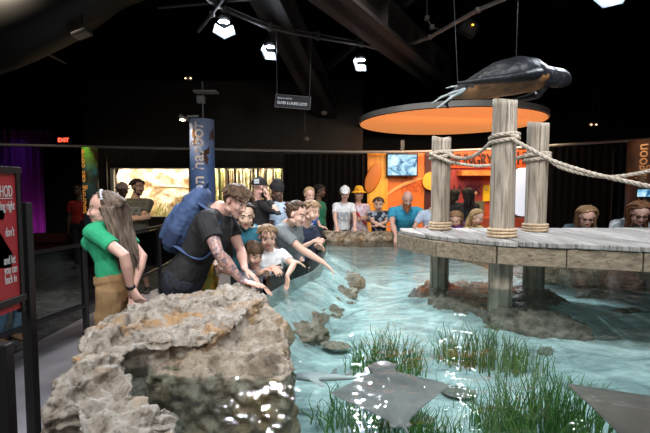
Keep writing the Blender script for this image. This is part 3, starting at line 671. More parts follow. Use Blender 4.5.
# submerged ledge
bm=bmesh.new(); lp=[(p.x+.24,p.y-.02) for p in arc[:18]]
loft(bm,[(V((x+.05*sin(i*2.1),y,ZF+.06)),.20+.05*sin(i*1.3),.13+.04*sin(i*1.7)) for i,(x,y) in enumerate(lp)],UP.cross(V((0,1,0))),12)
o=fuse('sunken_ledge',bm,.02,rock2,None,3,.5,rdisp(.09,2.2),loc=(0,4,ZF)); tag(o,'long brown rock ledge under water along the clear wall','rock')
stones=[((283,318),(.09,.07,.05),'rounded sunken stone beside the brown boulder, uppermost'),((300,335),(.10,.08,.06),'dark sunken stone right of the brown boulder'),((291,350),(.07,.08,.05),'mossy sunken stone near the bend of the brown boulder'),((312,325),(.12,.08,.05),'greenish flat sunken stone right of the brown boulder'),
 ((335,345),(.14,.10,.03),'wide pale sunken stone left of the leftmost seagrass'),((303,348),(.05,.04,.03),'tiny dark sunken pebble near the brown boulder'),
 ((410,300),(.10,.05,.03),'small dark flat stone alone on the sand left of the dock'),((606,338),(.13,.035,.03),'slim dark flat stone alone on the sand at right'),((436,331),(.07,.06,.04),'grey stone at the left edge of the middle seagrass'),((545,352),(.08,.05,.04),'grey stone just right of the middle seagrass'),
 ((575,321),(.26,.12,.03),'broad flat stone sunk right of the central ledge'),((592,296),(.30,.10,.10),'dark sunken rock under the right end of the dock'),((640,292),(.28,.14,.10),'dark sunken rock under the dock at the right edge'),((458,392),(.12,.09,.03),'pale round stone by the right wing of the large ray'),((625,312),(.22,.08,.04),'low grey stone sunk near the right edge'),((415,418),(.12,.08,.05),'dark stone under the large ray')]
for i,((px,py),rr,lab) in enumerate(stones):
    p=onz(px,py,ZF+.03); bm=bmesh.new(); ell(bm,p,rr,Matrix.Rotation(R.uniform(-.6,.6),3,'Z')); o=fuse('sunken_stone',bm,.009,pm('grey_green_stone',(.14,.15,.13),.6,(.24,.24,.2),12,bump=.5) if i%2 else rock2,None,2,.5,rdisp(.03,i*1.7),loc=(p.x,p.y,ZF)); tag(o,lab,'stone')
# big submerged ledge by near post
bm=bmesh.new(); 
for px,py,zz,rr in ((470,287,.58,(.55,.34,.14)),(435,280,.56,(.36,.3,.12)),(520,293,.55,(.42,.26,.12)),(545,303,.50,(.42,.2,.10)),(495,282,.63,(.36,.26,.12)),(470,275,.60,(.6,.3,.10)),(500,294,.6,(.40,.26,.14)),(501,300,.6,(.20,.16,.14)),(465,290,.6,(.40,.28,.13)),(530,285,.6,(.40,.36,.13)),(445,278,.6,(.35,.36,.13))):
    q=onz(px,py,.70); ell(bm,V((q.x,q.y,ZF-.02)),(rr[0],rr[1],.31+.03*sin(px)))
o=fuse('sunken_ledge',bm,.018,rock_mat('pale_wet_rock',(.30,.25,.20),(.18,.15,.12),(.07,.055,.045),(.24,.15,.08)),None,3,.5,rdisp(.085,7.7),loc=onz(480,290,ZF)); tag(o,'broad brown rock ledge under water around the foot of the nearest post','rock')

# seagrass
sg=pm('seagrass_green',(.035,.13,.025),.45,(.13,.28,.05),9)
sg2=pm('seagrass_dark',(.02,.08,.03),.45,(.07,.18,.05),9)
def clump(label,pa,pb,n,h,w,mat_,lean=0):
    A=onz(*pa,ZF); B=onz(*pb,ZF); c=(A+B)/2; bm=bmesh.new()
    n=int(n*1.5)
    for k in range(n):
        t=R.random(); p=A.lerp(B,t)+V((R.gauss(0,.04),R.gauss(0,w*.5),0)); p.z=ZF-.01
        hh=h*R.uniform(.55,1.1)*(1-.35*abs(2*t-1)); a=R.uniform(0,2*pi); dx=cos(a)*.35*R.random()+lean+.5*(t-.5)*R.random(); dy=sin(a)*.35*R.random(); r=R.uniform(.0032,.0060)
        ph=R.uniform(0,6); pts=[]
        for q in range(8):
            s=q/7; pts.append((p+V((dx*hh*s*s+.022*sin(ph+s*7)*s, dy*hh*s*s+.01*cos(ph+s*5)*s, min(hh*s*(1-.12*s*(abs(dx)+abs(dy))),ZW-ZF-.01+.01*s))), r*(1-.75*s), r*.45*(1-.7*s)))
        loft(bm,pts,V((cos(a+1),sin(a+1),0)),4,0,0)
    o=mesh_obj('seagrass_clump',bm,mat_,smooth=True,loc=(c.x,c.y,ZF)); tag(o,label,'seagrass')
clump('green seagrass clump behind the head of the large ray, leftmost of the standing clumps',(352,372),(420,376),150,.34,.12,sg)
clump('green seagrass clump in the middle of the pool, furthest of the big clumps',(438,360),(535,372),190,.33,.16,sg)
clump('largest green seagrass clump at the bottom right, touching the brown wing',(478,436),(600,436),300,.36,.22,sg)
clump('green seagrass clump under the large ray at the bottom edge',(325,425),(440,448),170,.26,.16,sg)
clump('thin seagrass sprig at the bottom edge right of the large ray',(432,440),(462,450),22,.24,.05,sg)
clump('dark seagrass under the dock just right of the furthest post foot',(550,290),(605,286),90,.33,.15,sg2)
clump('dark seagrass under the dock near the right edge',(640,288),(600,286),60,.28,.12,sg2)
# ============================================================= dock
ZD=1.235
def wood(name,a,b_,dark,sx=(14,14,1.2),amt=.55):
    m=bpy.data.materials.new(name); m.use_nodes=True; nt=m.node_tree; b=nt.nodes['Principled BSDF']
    tc=nt.nodes.new('ShaderNodeTexCoord').outputs['Object']; mp=nt.nodes.new('ShaderNodeMapping'); mp.inputs['Scale'].default_value=sx; nt.links.new(tc,mp.inputs[0])
    c=ramp(nt,nz(nt,mp.outputs[0],2.2,7,.65,.6),[(.30,dark),(.42,b_),(.58,a),(.75,(a[0]*1.2,a[1]*1.2,a[2]*1.2))])
    mp2=nt.nodes.new('ShaderNodeMapping'); mp2.inputs['Scale'].default_value=tuple(x*3 if x>5 else x*.8 for x in sx); nt.links.new(tc,mp2.inputs[0])
    cr=ramp(nt,nz(nt,mp2.outputs[0],1.5,5,.6,.3),[(.36,(.25,.22,.2)),(.43,(1,1,1))])
    nt.links.new(mixc(nt,amt,c,cr,'MULTIPLY'),b.inputs['Base Color']); b.inputs['Roughness'].default_value=.75
    bp=nt.nodes.new('ShaderNodeBump'); bp.inputs['Strength'].default_value=.6; bp.inputs['Distance'].default_value=.006
    nt.links.new(nz(nt,mp2.outputs[0],2,6,.7),bp.inputs['Height']); nt.links.new(bp.outputs[0],b.inputs['Normal']); return m
postm=wood('weathered_post',(.42,.36,.29),(.26,.215,.165),(.085,.065,.045),(9,9,.9),.9)
deckm=wood('grey_deck_board',(.31,.295,.28),(.21,.195,.18),(.09,.08,.07),(16,1.1,3),.8)
deckm2=wood('light_deck_board',(.38,.36,.34),(.27,.25,.23),(.12,.105,.09),(16,1.1,3),.8)
beamw=wood('tan_dock_beam',(.27,.215,.15),(.18,.14,.095),(.07,.055,.035),(1.2,14,14),.8)
dock=thing('wooden_dock','weathered grey plank dock standing over the right side of the pool','dock',(2.3,3.8,0))
front=[(.76,4.42),(.86,4.12),(1.0,3.80),(1.38,3.42),(2.31,3.10),(3.3,2.86),(4.6,2.6)]
def fy(x):
    if x<=front[0][0]: return front[0][1]
    for a,b_ in zip(front,front[1:]):
        if a[0]<=x<=b_[0]: return a[1]+(b_[1]-a[1])*(x-a[0])/(b_[0]-a[0])
    return front[-1][1]
x=.78; i=0
while x<4.5:
    w=R.uniform(.15,.23); x1=x+w-.014; bm=bmesh.new()
    dz=R.uniform(-.004,.004); ya,yb=fy(x)-R.uniform(0,.025),fy(x1)-R.uniform(0,.025)
    prism(bm,[(x,ya),(x1,yb),(x1+.02,4.62+R.uniform(-.02,.02)),(x+.02,4.62)],ZD-.04+dz,ZD+dz)
    bmesh.ops.bevel(bm,geom=bm.edges[:],offset=.006,segments=1,affect='EDGES')
    mesh_obj('deck_board',bm,deckm if i%3 else deckm2,dock); x+=w; i+=1
for a,b_ in zip(front,front[1:]):
    A=V((a[0],a[1]+.03,0)); B=V((b_[0],b_[1]+.03,0)); d=B-A; L=d.length; n=max(1,round(L/.55)); q=d.to_track_quat('X','Z').to_matrix()
    for k in range(n):
        c=A+d*(k+.5)/n; bm=bmesh.new(); box(bm,V((c.x,c.y,ZD-.115))+q@V((0,.03*0,R.uniform(-.004,.004))),(L/n-.006,.05,.14),q,.006); mesh_obj('fascia_beam',bm,beamw,dock)
for y in (3.75,4.5):
    x0_=1.1 if y<4 else .8
    bm=bmesh.new(); box(bm,((x0_+4.6)/2,y,ZD-.12),(4.6-x0_,.08,.16)); mesh_obj('joist',bm,beamw,dock)
# posts
ropem=pm('hemp_rope',(.52,.38,.24),.85,(.66,.52,.36),40,bump=.6,bscale=150)
ropeg=pm('grey_hemp_rope',(.40,.33,.26),.85,(.56,.48,.40),40,bump=.6,bscale=150)
def strandrope(bm,pts,r,pitch=None,seg=6):
    P=[V(p) for p in pts]; pitch=pitch or r*7
    L=0; a,b_=basis(P[1]-P[0]); tracks=[[],[],[]]
    for i,p in enumerate(P):
        t=(P[min(i+1,len(P)-1)]-P[max(i-1,0)]).normalized()
        if i: L+=(p-P[i-1]).length
        a=(a-t*a.dot(t)).normalized(); b_=t.cross(a)
        for s in range(3):
            an=2*pi*(L/pitch+s/3); tracks[s].append(p+(a*cos(an)+b_*sin(an))*r*.5)
    for tr_ in tracks: loft(bm,[(p,r*.56,r*.56) for p in tr_],None,seg,0,0)
def resample(pts,step):
    P=smoothpts(pts,24); out=[P[0]]; acc=0
    for a,b_ in zip(P,P[1:]):
        acc+=(b_-a).length
        if acc>=step: out.append(b_); acc=0
    out.append(P[-1]); return out
def wrap_ring(bm,c,r,z,n,rr,tilt=0):
    for k in range(n):
        pts=[]
        for q in range(25):
            a=2*pi*q/24; pts.append(V((c.x+(r+rr*.7)*cos(a),c.y+(r+rr*.7)*sin(a),z+k*rr*1.9+tilt*cos(a+k))))
        strandrope(bm,resample(pts,rr*.9),rr,None,5)
def post(label,c,r,ztop,zw,split=False,wraps=3):
    c=V((c[0],c[1],0)); t=thing('dock_post',label,'post',c)
    bm=bmesh.new(); n=40; rings=[]
    zs=[0+ztop*k/50 for k in range(51)]
    for k,z in enumerate(zs):
        row=[]
        for i in range(n):
            a=2*pi*i/n; rr=r*(1+.035*noise.noise(V((cos(a)*1.5,sin(a)*1.5,z*.8+c.x)))+.03*noise.noise(V((cos(a)*6,sin(a)*6,z*1.5+c.x*3))))
            for ca,dp in ((-1.62,.16 if split else .05),(-1.0,.05),(-2.4,.06),(.5,.05)):
                d=abs((a-2*pi if a>pi else a)-ca-.05*sin(z*3+ca)); 
                if d<.12: rr-=r*dp*(1-d/.12)
            zz=z
            if k==50: zz+=.012*sin(a*2+c.x)+r*.12*cos(a-2)
            row.append(bm.verts.new((c.x+rr*cos(a),c.y+rr*sin(a),zz)))
        rings.append(row)
    for r0,r1 in zip(rings,rings[1:]):
        for i in range(n): bm.faces.new((r0[i],r0[(i+1)%n],r1[(i+1)%n],r1[i]))
    inn=[bm.verts.new(v.co.lerp(V((c.x,c.y,v.co.z)),.12)+V((0,0,.006))) for v in rings[-1]]
    for i in range(n): bm.faces.new((rings[-1][i],rings[-1][(i+1)%n],inn[(i+1)%n],inn[i]))
    bm.faces.new(inn); bm.faces.new(rings[0][::-1])
    mesh_obj('post_body',bm,postm,t,True)
    bm=bmesh.new(); wrap_ring(bm,c,r,ZD+.018,wraps,.0135,.002); mesh_obj('base_rope_wrap',bm,ropem,t,True)
    if zw:
        bm=bmesh.new(); wrap_ring(bm,c,r,zw,2,.018,.015); mesh_obj('upper_rope_wrap',bm,ropeg,t,True)
        bm=bmesh.new(); ell(bm,(c.x+r*.55,c.y-r*.95,zw+.02),(.035,.03,.028)); ell(bm,(c.x+r*.2,c.y-r*1.05,zw+.035),(.03,.025,.022)); o=fuse('knot',bm,.006,ropeg,t,2)
    return c
pA=at(501.5,240,3.72); pB=at(535,230,4.22); pC=at(440,230,4.42)
zA=at(501.5,101,3.72).z; zB=at(535,124,4.22).z; zC=at(440,138,4.42).z
wA=at(500,139,3.6).z; wB=at(535,158,4.1).z; wC=at(440,156,4.3).z
post('nearest and tallest of the three weathered dock posts, turtle above it',pA,.100,zA,wA)
post('rightmost weathered dock post with a long split down its face',pB,.098,zB,wB,True,3)
post('leftmost and shortest weathered dock post, left of the turtle model',pC,.094,zC,wC)
def rope_t(label,pts,r,m=ropeg):
    bm=bmesh.new(); strandrope(bm,resample(pts,r*.8),r,None,6); tag(mesh_obj('dock_rope',bm,m,smooth=True,loc=pts[0]),label,'rope','handrail ropes strung between the dock posts')
rope_t('thick rope sagging between the leftmost post and the nearest post',[at(447,153,4.33),at(455,157,4.25),at(467,158,4.1),at(480,152,3.95),at(490,143,3.75)],.017)
rope_t('lower thick rope sagging from the leftmost post to the rightmost post',[at(430,153,4.35),at(440,158,4.30),at(455,163,4.3),at(478,166,4.3),at(500,164,4.3),at(515,159,4.25),at(526,155,4.15)],.017)
rope_t('thick rope running from the nearest post down to the right edge, lower of two',[at(510,138,3.62),at(530,149,3.55),at(553,161,3.5),at(590,173,3.4),at(625,181,3.3),at(655,187,3.2),at(700,190,3.05)],.018)
rope_t('thick rope running from the rightmost post to the right edge, upper of two',[at(545,156,4.12),at(560,167,4.05),at(585,174,3.98),at(610,177,3.9),at(635,174,3.8),at(660,168,3.7),at(700,155,3.5)],.018)

# ============================================================= hanging turtle model
tl=thing('turtle_model','large dark leatherback sea turtle model hanging over the dock posts','turtle',at(508,80,4.6))
tdark=pm('turtle_dark_skin',(.008,.009,.012),.5,(.020,.023,.029),3.5,bump=.5,bscale=18,spec=.4)
tbel=pm('turtle_belly',(.10,.05,.025),.5,(.42,.21,.08),5,bump=.5,bscale=18)
Yt=4.6
def tp(px,py,dy=0): return at(px,py,Yt+dy)
bm=bmesh.new()
loft(bm,[(tp(452,95),.05,.04),(tp(464,91),.16,.085),(tp(480,86),.26,.135),(tp(497,80),.31,.175),(tp(515,76),.31,.185),(tp(530,76),.25,.165),(tp(541,78),.17,.125),(tp(548,78),.13,.10)],V((0,1,0)),28)
loft(bm,[(tp(538,77),.14,.115),(tp(550,77),.13,.10),(tp(560,78),.105,.088)],V((0,1,0)),18)
ell(bm,tp(557,78),(.15,.11,.098),Matrix.Rotation(radians(14),3,'Y')); ell(bm,tp(565,81),(.06,.07,.055))
for k in (-2,-1,0,1):
    loft(bm,[(tp(462,88)+V((0,k*.035,.02)),.008,.008),(tp(485,77)+V((0,k*.085,.07-.02*abs(k))),.014,.014),(tp(512,66)+V((0,k*.095,.07-.02*abs(k))),.016,.016),(tp(534,70)+V((0,k*.06,.04)),.010,.010)],None,8)
ell(bm,tp(533,74,-.16),(.18,.12,.11))
body=fuse('shell_and_head',bm,.010,[tdark,tbel],tl,5,.5,lambda c,n: .006*noise.noise(c*14)+.004*noise.noise(c*40))
off=parent_world(body)
for p in body.data.polygons:
    c=p.center+off; n=p.normal
    xr=(c.x-tp(455,95).x)/(tp(545,80).x-tp(455,95).x)
    if n.z<-.30 and 0<xr<.93: p.material_index=1
def flipper(pts,name,m,label=None,seg=14):
    bm=bmesh.new(); loft(bm,pts,V((0,1,0)),seg); o=fuse(name,bm,.007,m,tl,4,.5,lambda c,n:.004*noise.noise(c*25))
    if label: o['label']=label
flipper([(tp(536,74,-.22),.08,.06),(tp(520,77,-.34),.09,.05),(tp(500,79,-.42),.08,.04),(tp(478,81,-.47),.06,.028),(tp(458,83,-.48),.02,.012)],'front_flipper',tdark)
flipper([(tp(543,86,.0),.06,.05),(tp(539,93,.10),.09,.045),(tp(528,98,.18),.09,.035),(tp(514,100,.22),.04,.018)],'front_flipper',tdark)
flipper([(tp(462,92,-.05),.05,.035),(tp(452,97,-.07),.06,.022),(tp(446,103,-.09),.05,.016),(tp(448,108,-.1),.02,.010)],'hind_flipper',tdark)
pale=pm('turtle_pale_edge',(.20,.25,.26),.45,(.34,.38,.38),12,bump=.4)
flipper([(tp(464,90,-.12),.03,.022),(tp(452,93,-.16),.035,.016),(tp(440,98,-.2),.022,.011),(tp(431,104,-.22),.008,.006)],'hind_flipper',pale,'pale long trailing hind flipper')
flipper([(tp(462,92,-.14),.03,.02),(tp(452,97,-.2),.035,.015),(tp(444,103,-.22),.02,.01),(tp(437,108,-.24),.008,.006)],'hind_flipper',pale,'pale lower hind flipper')
flipper([(tp(462,86,.1),.025,.016),(tp(452,87,.12),.022,.012),(tp(446,88,.13),.008,.006)],'tail_tip',pale)
bm=bmesh.new(); ell(bm,tp(563,76,-.08),(.012,.008,.012)); mesh_obj('eye',bm,pm('eye_black',(.005,.005,.005),.1),tl,True)
for px,py in ((458,88),(516,66)):
    bm=bmesh.new(); p=tp(px,py); tube(bm,[p,V((p.x+(.0 if px>500 else -.25),p.y,6.5))],.003,4); mesh_obj('hanging_wire',bm,metal,tl)

# ============================================================= rays
raym=pm('ray_grey_skin',(.20,.19,.185),.3,(.29,.275,.27),3,spec=.5)
raybel=pm('ray_belly',(.75,.75,.73),.4)
raybr=pm('ray_brown_skin',(.16,.125,.11),.35,(.22,.18,.155),3,spec=.5)
def rayfish(label,c,yaw,span,length,m,roll=0,pitch=0,tipup=.04,tail=.5,nm='cownose_ray'):
    c=V(c); M=(Matrix.Rotation(yaw,3,'Z')@Matrix.Rotation(pitch,3,'X')@Matrix.Rotation(roll,3,'Y'))
    bm=bmesh.new(); nu,nv=48,20
    def le(a): return .46-.10*min(a/.16,1)-.42*max(0,(a-.16)/.84)**1.25 if a>.16 else .46-.10*(a/.16)**1.5
    def te(a):
        if a<.12: return -.50+.05*a/.12
        return -.45+.42*((a-.12)/.88)**.72
    def pt(u,v,s):
        x=(u-.5)*2; a=min(abs(x),.995); y=le(a)+(te(a)-le(a))*v
        if a>.93: y=y*(1)-(a-.93)*.9
        th=.085*(1-a)**1.35*sin(pi*min(1,max(0,v)))**.6+.0035*(1-a)
        z=(th*(1.0 if s>0 else .45))*s + tipup*a**2.2/span*2*.5
        return c+M@V((x*span/2,y*length,z*span))
    gt=quadgrid(bm,lambda u,v:pt(u,v,1),nu,nv); gb=quadgrid(bm,lambda u,v:pt(u,v,-1),nu,nv)
    bmesh.ops.remove_doubles(bm,verts=bm.verts[:],dist=.0004)
    # head lobes
    hb=bmesh.new()
    for vv in bm.verts: pass
    ell(bm,c+M@V((0,.39*length,.014)),(.062*span/.55,.062,.030),M,16,10)
    for s in (-1,1): ell(bm,c+M@V((s*.028*span/.55,.475*length,.004)),(.034,.024,.014),M); ell(bm,c+M@V((s*.060*span/.55,.42*length,.018)),(.012,.016,.012),M)
    loft(bm,[(c+M@V((0,.3*length,.022)),.06,.02),(c+M@V((0,0,.026)),.045,.016),(c+M@V((0,-.40*length,.012)),.012,.010)],M@V((1,0,0)),12)
    loft(bm,[(c+M@V((0,-.42*length,.008)),.012,.010)]+[(c+M@V((.03*sin(k*.8),-.42*length-tail*k/6,-.02*k/6)),.006*(1-k/8),.006*(1-k/8)) for k in range(1,7)],None,8)
    for s in (-1,1): loft(bm,[(c+M@V((s*.02,-.42*length,.0)),.02,.006),(c+M@V((s*.03,-.47*length,-.004)),.018,.005)],M@V((1,0,0)),8)
    o=fuse(nm,bm,.0045,[m,raybel],None,4,.5,None,loc=c)
    dn=M@V((0,0,-1))
    for p in o.data.polygons:
        if p.normal.dot(dn)>.5: p.material_index=1
    tag(o,label,'ray'); return o
cR=onz(390,393,ZW-.05)
rayfish('large grey ray gliding just under the water at the bottom centre',cR,.02,.57,.52,raym,radians(-4),radians(3),.035)
rayfish('brown ray wing rising at the bottom right corner over the seagrass',onz(672,428,ZW-.06),radians(-52),.80,.66,raybr,radians(3),0,.03)
# slim pale fish-like ray left of the big one
fp=pm('pale_grey_skin',(.42,.45,.46),.35,(.58,.60,.60),5)
c=onz(325,377,.62); t=thing('guitarfish','slender pale grey fish with a flattened head, swimming left behind the large ray','fish',c)
bm=bmesh.new(); A=onz(293,376,.62); B=onz(362,378,.64); d=(B-A)
loft(bm,[(A,.012,.010),(A+d*.08,.032,.018),(A+d*.25,.040,.024),(A+d*.42,.030,.024),(A+d*.65,.018,.018),(A+d*.9,.010,.010),(A+d*1.1,.004,.006)],V((0,1,0)),16)
loft(bm,[(A+d*.28+V((0,-.03,0)),.02,.006),(A+d*.40+V((.02,-.09,-.01)),.018,.004)],V((1,0,0)),8); loft(bm,[(A+d*.28+V((0,.03,0)),.02,.006),(A+d*.40+V((.02,.09,-.01)),.018,.004)],V((1,0,0)),8)
fuse('body',bm,.004,fp,t,3)
for s,h in ((.58,.05),(.8,.04),(1.02,.05)):
    bm=bmesh.new(); p=A+d*s; loft(bm,[(p,.024,.003),(p+V((.02,0,h)),.008,.002)],V((1,0,0)),8); mesh_obj('fin',bm,fp,t,True)

# ============================================================= guard rail and notice on the left
gr=thing('guard_rail','black metal guard rail with clear panels running along the left walkway','railing',(-2.65,5,0))
gp=[V((-2.78,3.7,0)),V((-2.58,4.6,0)),V((-2.62,6.8,0)),V((-2.72,8.6,0))]
gp[0]=V((-2.95,2.6,0))
for p in gp:
    bm=bmesh.new(); box(bm,p+V((0,0,.54)),(.05,.05,1.08),None,.004); mesh_obj('rail_post',bm,black_metal,gr)
for a,b_ in zip(gp,gp[1:]):
    q=(b_-a).to_track_quat('Y','Z').to_matrix(); L=(b_-a).length
    for z in (1.06,.40): bm=bmesh.new(); box(bm,(a+b_)/2+V((0,0,z)),(.04,L,.035),q); mesh_obj('rail',bm,black_metal,gr)
    bm=bmesh.new(); box(bm,(a+b_)/2+V((0,0,.73)),(.010,L-.06,.60),q); mesh_obj('clear_panel',bm,acr,gr)
nb=thing('notice_stand','red notice with white lettering in a thick black frame at left edge','sign',(-1.56,2.2,0))
redm=pm('notice_red',(.50,.035,.045),.45); wht=pm('notice_white',(.80,.80,.82),.5); slate=pm('notice_slate',(.10,.11,.15),.5)
XS=-1.560; y1=2.185; y0=1.50; zt_=at(21,172,2.24).z; zb_=at(19,300,2.22).z-.03
bm=bmesh.new(); box(bm,(XS,(y0+y1)/2,(zt_+zb_)/2),(.012,y1-y0,zt_-zb_)); mesh_obj('board',bm,redm,nb)
fz=at(18,292,2.18).z-.012
for c,d in (((XS,(y0+y1)/2,zt_+.005),(.035,y1-y0+.06,.035)),((XS,(y0+y1)/2,fz-.02),(.035,y1-y0+.06,.035)),((XS,y1+.006,(zt_+zb_)/2),(.03,.026,zt_-zb_+.05)),((XS,y0-.01,(zt_+zb_)/2),(.04,.04,zt_-zb_+.05))):
    bm=bmesh.new(); box(bm,c,d,None,.003); mesh_obj('frame',bm,black_metal,nb)
ry=Matrix(((0,0,1),(1,0,0),(0,1,0)))
def ntext(s,size,py,ye=2.155,m=wht):
    textmesh('lettering',s,size,m,nb,(XS+.008,ye,at(17,py,2.15).z),ry,.0008,'RIGHT',.0006,.47)
ntext('METHOD',.078,196.5)
bm=bmesh.new(); box(bm,(XS+.008,1.965,at(17,198.2,2.15).z),(.003,.38,.004)); mesh_obj('underline',bm,wht,nb)
ntext('ing right',.062,209.5,2.165); ntext("don't",.062,235.5,2.155); ntext('and let',.060,262.5,2.155); ntext('you can',.060,272,2.165); ntext('back in',.060,281.5,2.158)
for cy,pyc,sx_,sz_ in ((2.0,211,.10,.055),(2.01,252,.13,.11)):
    bm=bmesh.new(); zc_=at(8,pyc,2.05).z; vs=[bm.verts.new((XS+.007,cy+sx_*x_,zc_+sz_*z_)) for x_,z_ in ((-1,.3),(-.3,.9),(.3,1),(.7,.3),(1,-.2),(.9,-.8),(.2,-.7),(-1,-1))]
    bm.faces.new(vs); bmesh.ops.solidify(bm,geom=bm.faces[:],thickness=.001); mesh_obj('printed_ray',bm,slate,nb)
bm=bmesh.new(); box(bm,(XS-.01,2.262,.79),(.05,.05,1.58),None,.004); mesh_obj('stand_post',bm,black_metal,nb)
bm=bmesh.new(); box(bm,(XS,2.27,.02),(.4,.4,.03),None,.01); mesh_obj('base',bm,black_metal,nb)
bm=bmesh.new(); p=at(1.5,345,1.75); box(bm,(p.x-.01,1.77,p.z/2),(.06,.05,p.z),None,.005); box(bm,(p.x-.01,1.77,.015),(.2,.2,.03),None,.005); tag(mesh_obj('barrier_post',bm,black_metal),'short black barrier post cut by the bottom left corner','post')
# ============================================================= people
SK=dict(fair=((.62,.38,.29),(.68,.43,.34)),pink=((.66,.38,.31),(.72,.45,.37)),asian=((.62,.42,.31),(.68,.47,.36)),tan=((.46,.27,.18),(.52,.31,.21)),dark=((.10,.055,.035),(.13,.07,.045)))
def skin(k): return pm('skin_'+k,SK[k][0],.5,SK[k][1],6,sss=.08,spec=.35)
lipm=pm('lips',(.42,.14,.12),.4); eyew=pm('eye_white',(.42,.37,.35),.5,spec=.2); irism=pm('eye_dark',(.03,.02,.015),.2)
tat=bpy.data.materials.new('tattooed_skin'); tat.use_nodes=True; nt=tat.node_tree; b=nt.nodes['Principled BSDF']
tcn=nt.nodes.new('ShaderNodeTexCoord').outputs['Object']
f1=ramp(nt,nz(nt,tcn,26,5,.65,1.2),[(.44,(.13,.12,.15)),(.50,(.36,.22,.20)),(.60,(.55,.33,.27))]); f2=ramp(nt,nz(nt,tcn,14,3,.6,2),[(.60,(0,0,0)),(.68,(.7,.7,.7))])
nt.links.new(mixc(nt,f2,f1,(.42,.12,.10)),b.inputs['Base Color']); b.inputs['Roughness'].default_value=.5
def fab(name,c,c2=None,scale=30,**k): return pm(name,c,.85,c2 or tuple(min(1,x*1.25+.005) for x in c),scale,bump=.25,bscale=60,**k)
def hairm(name,c,c2): return pm('hair_'+name,c,.62,c2,5,bump=.5,bscale=9,stretch=(5,5,1),spec=.22)
HM=dict(brown=hairm('brown',(.045,.026,.016),(.11,.065,.04)),dark=hairm('dark',(.012,.009,.008),(.03,.022,.018)),blond=hairm('blond',(.30,.19,.09),(.52,.36,.19)),
 dkblond=hairm('dark_blond',(.14,.085,.045),(.28,.18,.10)),ash=hairm('ash_brown',(.07,.045,.032),(.24,.18,.14)),ginger=hairm('ginger',(.25,.08,.025),(.36,.13,.05)),auburn=hairm('auburn',(.12,.05,.025),(.28,.14,.07)),lt=hairm('light_brown',(.16,.09,.045),(.30,.18,.09)))
def ik(a,b_,l1,l2,hint):
    d=b_-a; D=d.length
    if D>(l1+l2)*.995: k=D/((l1+l2)*.995); l1*=k; l2*=k
    t=d/D; x=(l1*l1-l2*l2+D*D)/(2*D); h=sqrt(max(0,l1*l1-x*x)); hn=hint-t*hint.dot(t)
    hn=hn.normalized() if hn.length>1e-5 else basis(t)[0]
    return a+t*x+hn*h
def hand(bm,w,d,n,s,side,curl=.5,spread=.25):
    """w wrist, d pointing direction, n palm normal, side +1 = thumb on the +a side"""
    d=d.normalized(); n=(n-d*n.dot(d)).normalized(); a=n.cross(d).normalized()*side
    loft(bm,[(w-d*.015*s,.026*s,.020*s),(w+d*.03*s,.034*s,.016*s),(w+d*.075*s,.041*s,.014*s),(w+d*.092*s,.038*s,.012*s)],a,12)
    for i,(off,L) in enumerate(((.030,.072),(.0105,.080),(-.010,.075),(-.029,.060))):
        p=w+d*(.085-.004*abs(i-1))*s+a*off*s; dd=(d+a*spread*(off*18)).normalized(); pts=[(p-dd*.01*s,.0095*s,.009*s)]
        for j,(fr,c_) in enumerate(((.45,.35),(.30,.7),(.25,.8))):
            an=curl*(c_+j*.35); v=(dd*cos(an)+n*sin(an)).normalized(); p=p+v*L*fr*s; pts.append((p.copy(),(.0088-.0008*j)*s,(.0085-.0008*j)*s))
        loft(bm,pts,a,8)
    p=w+d*.025*s+a*.028*s; v=(d*.65+a*.75+n*.25).normalized(); v2=(d*.9+a*.35+n*(.2+.4*curl)).normalized()
    loft(bm,[(p-v*.01*s,.013*s,.012*s),(p+v*.035*s,.0105*s,.010*s),(p+v*.035*s+v2*.028*s,.009*s,.008*s)],n,8)
def ground(z): return z
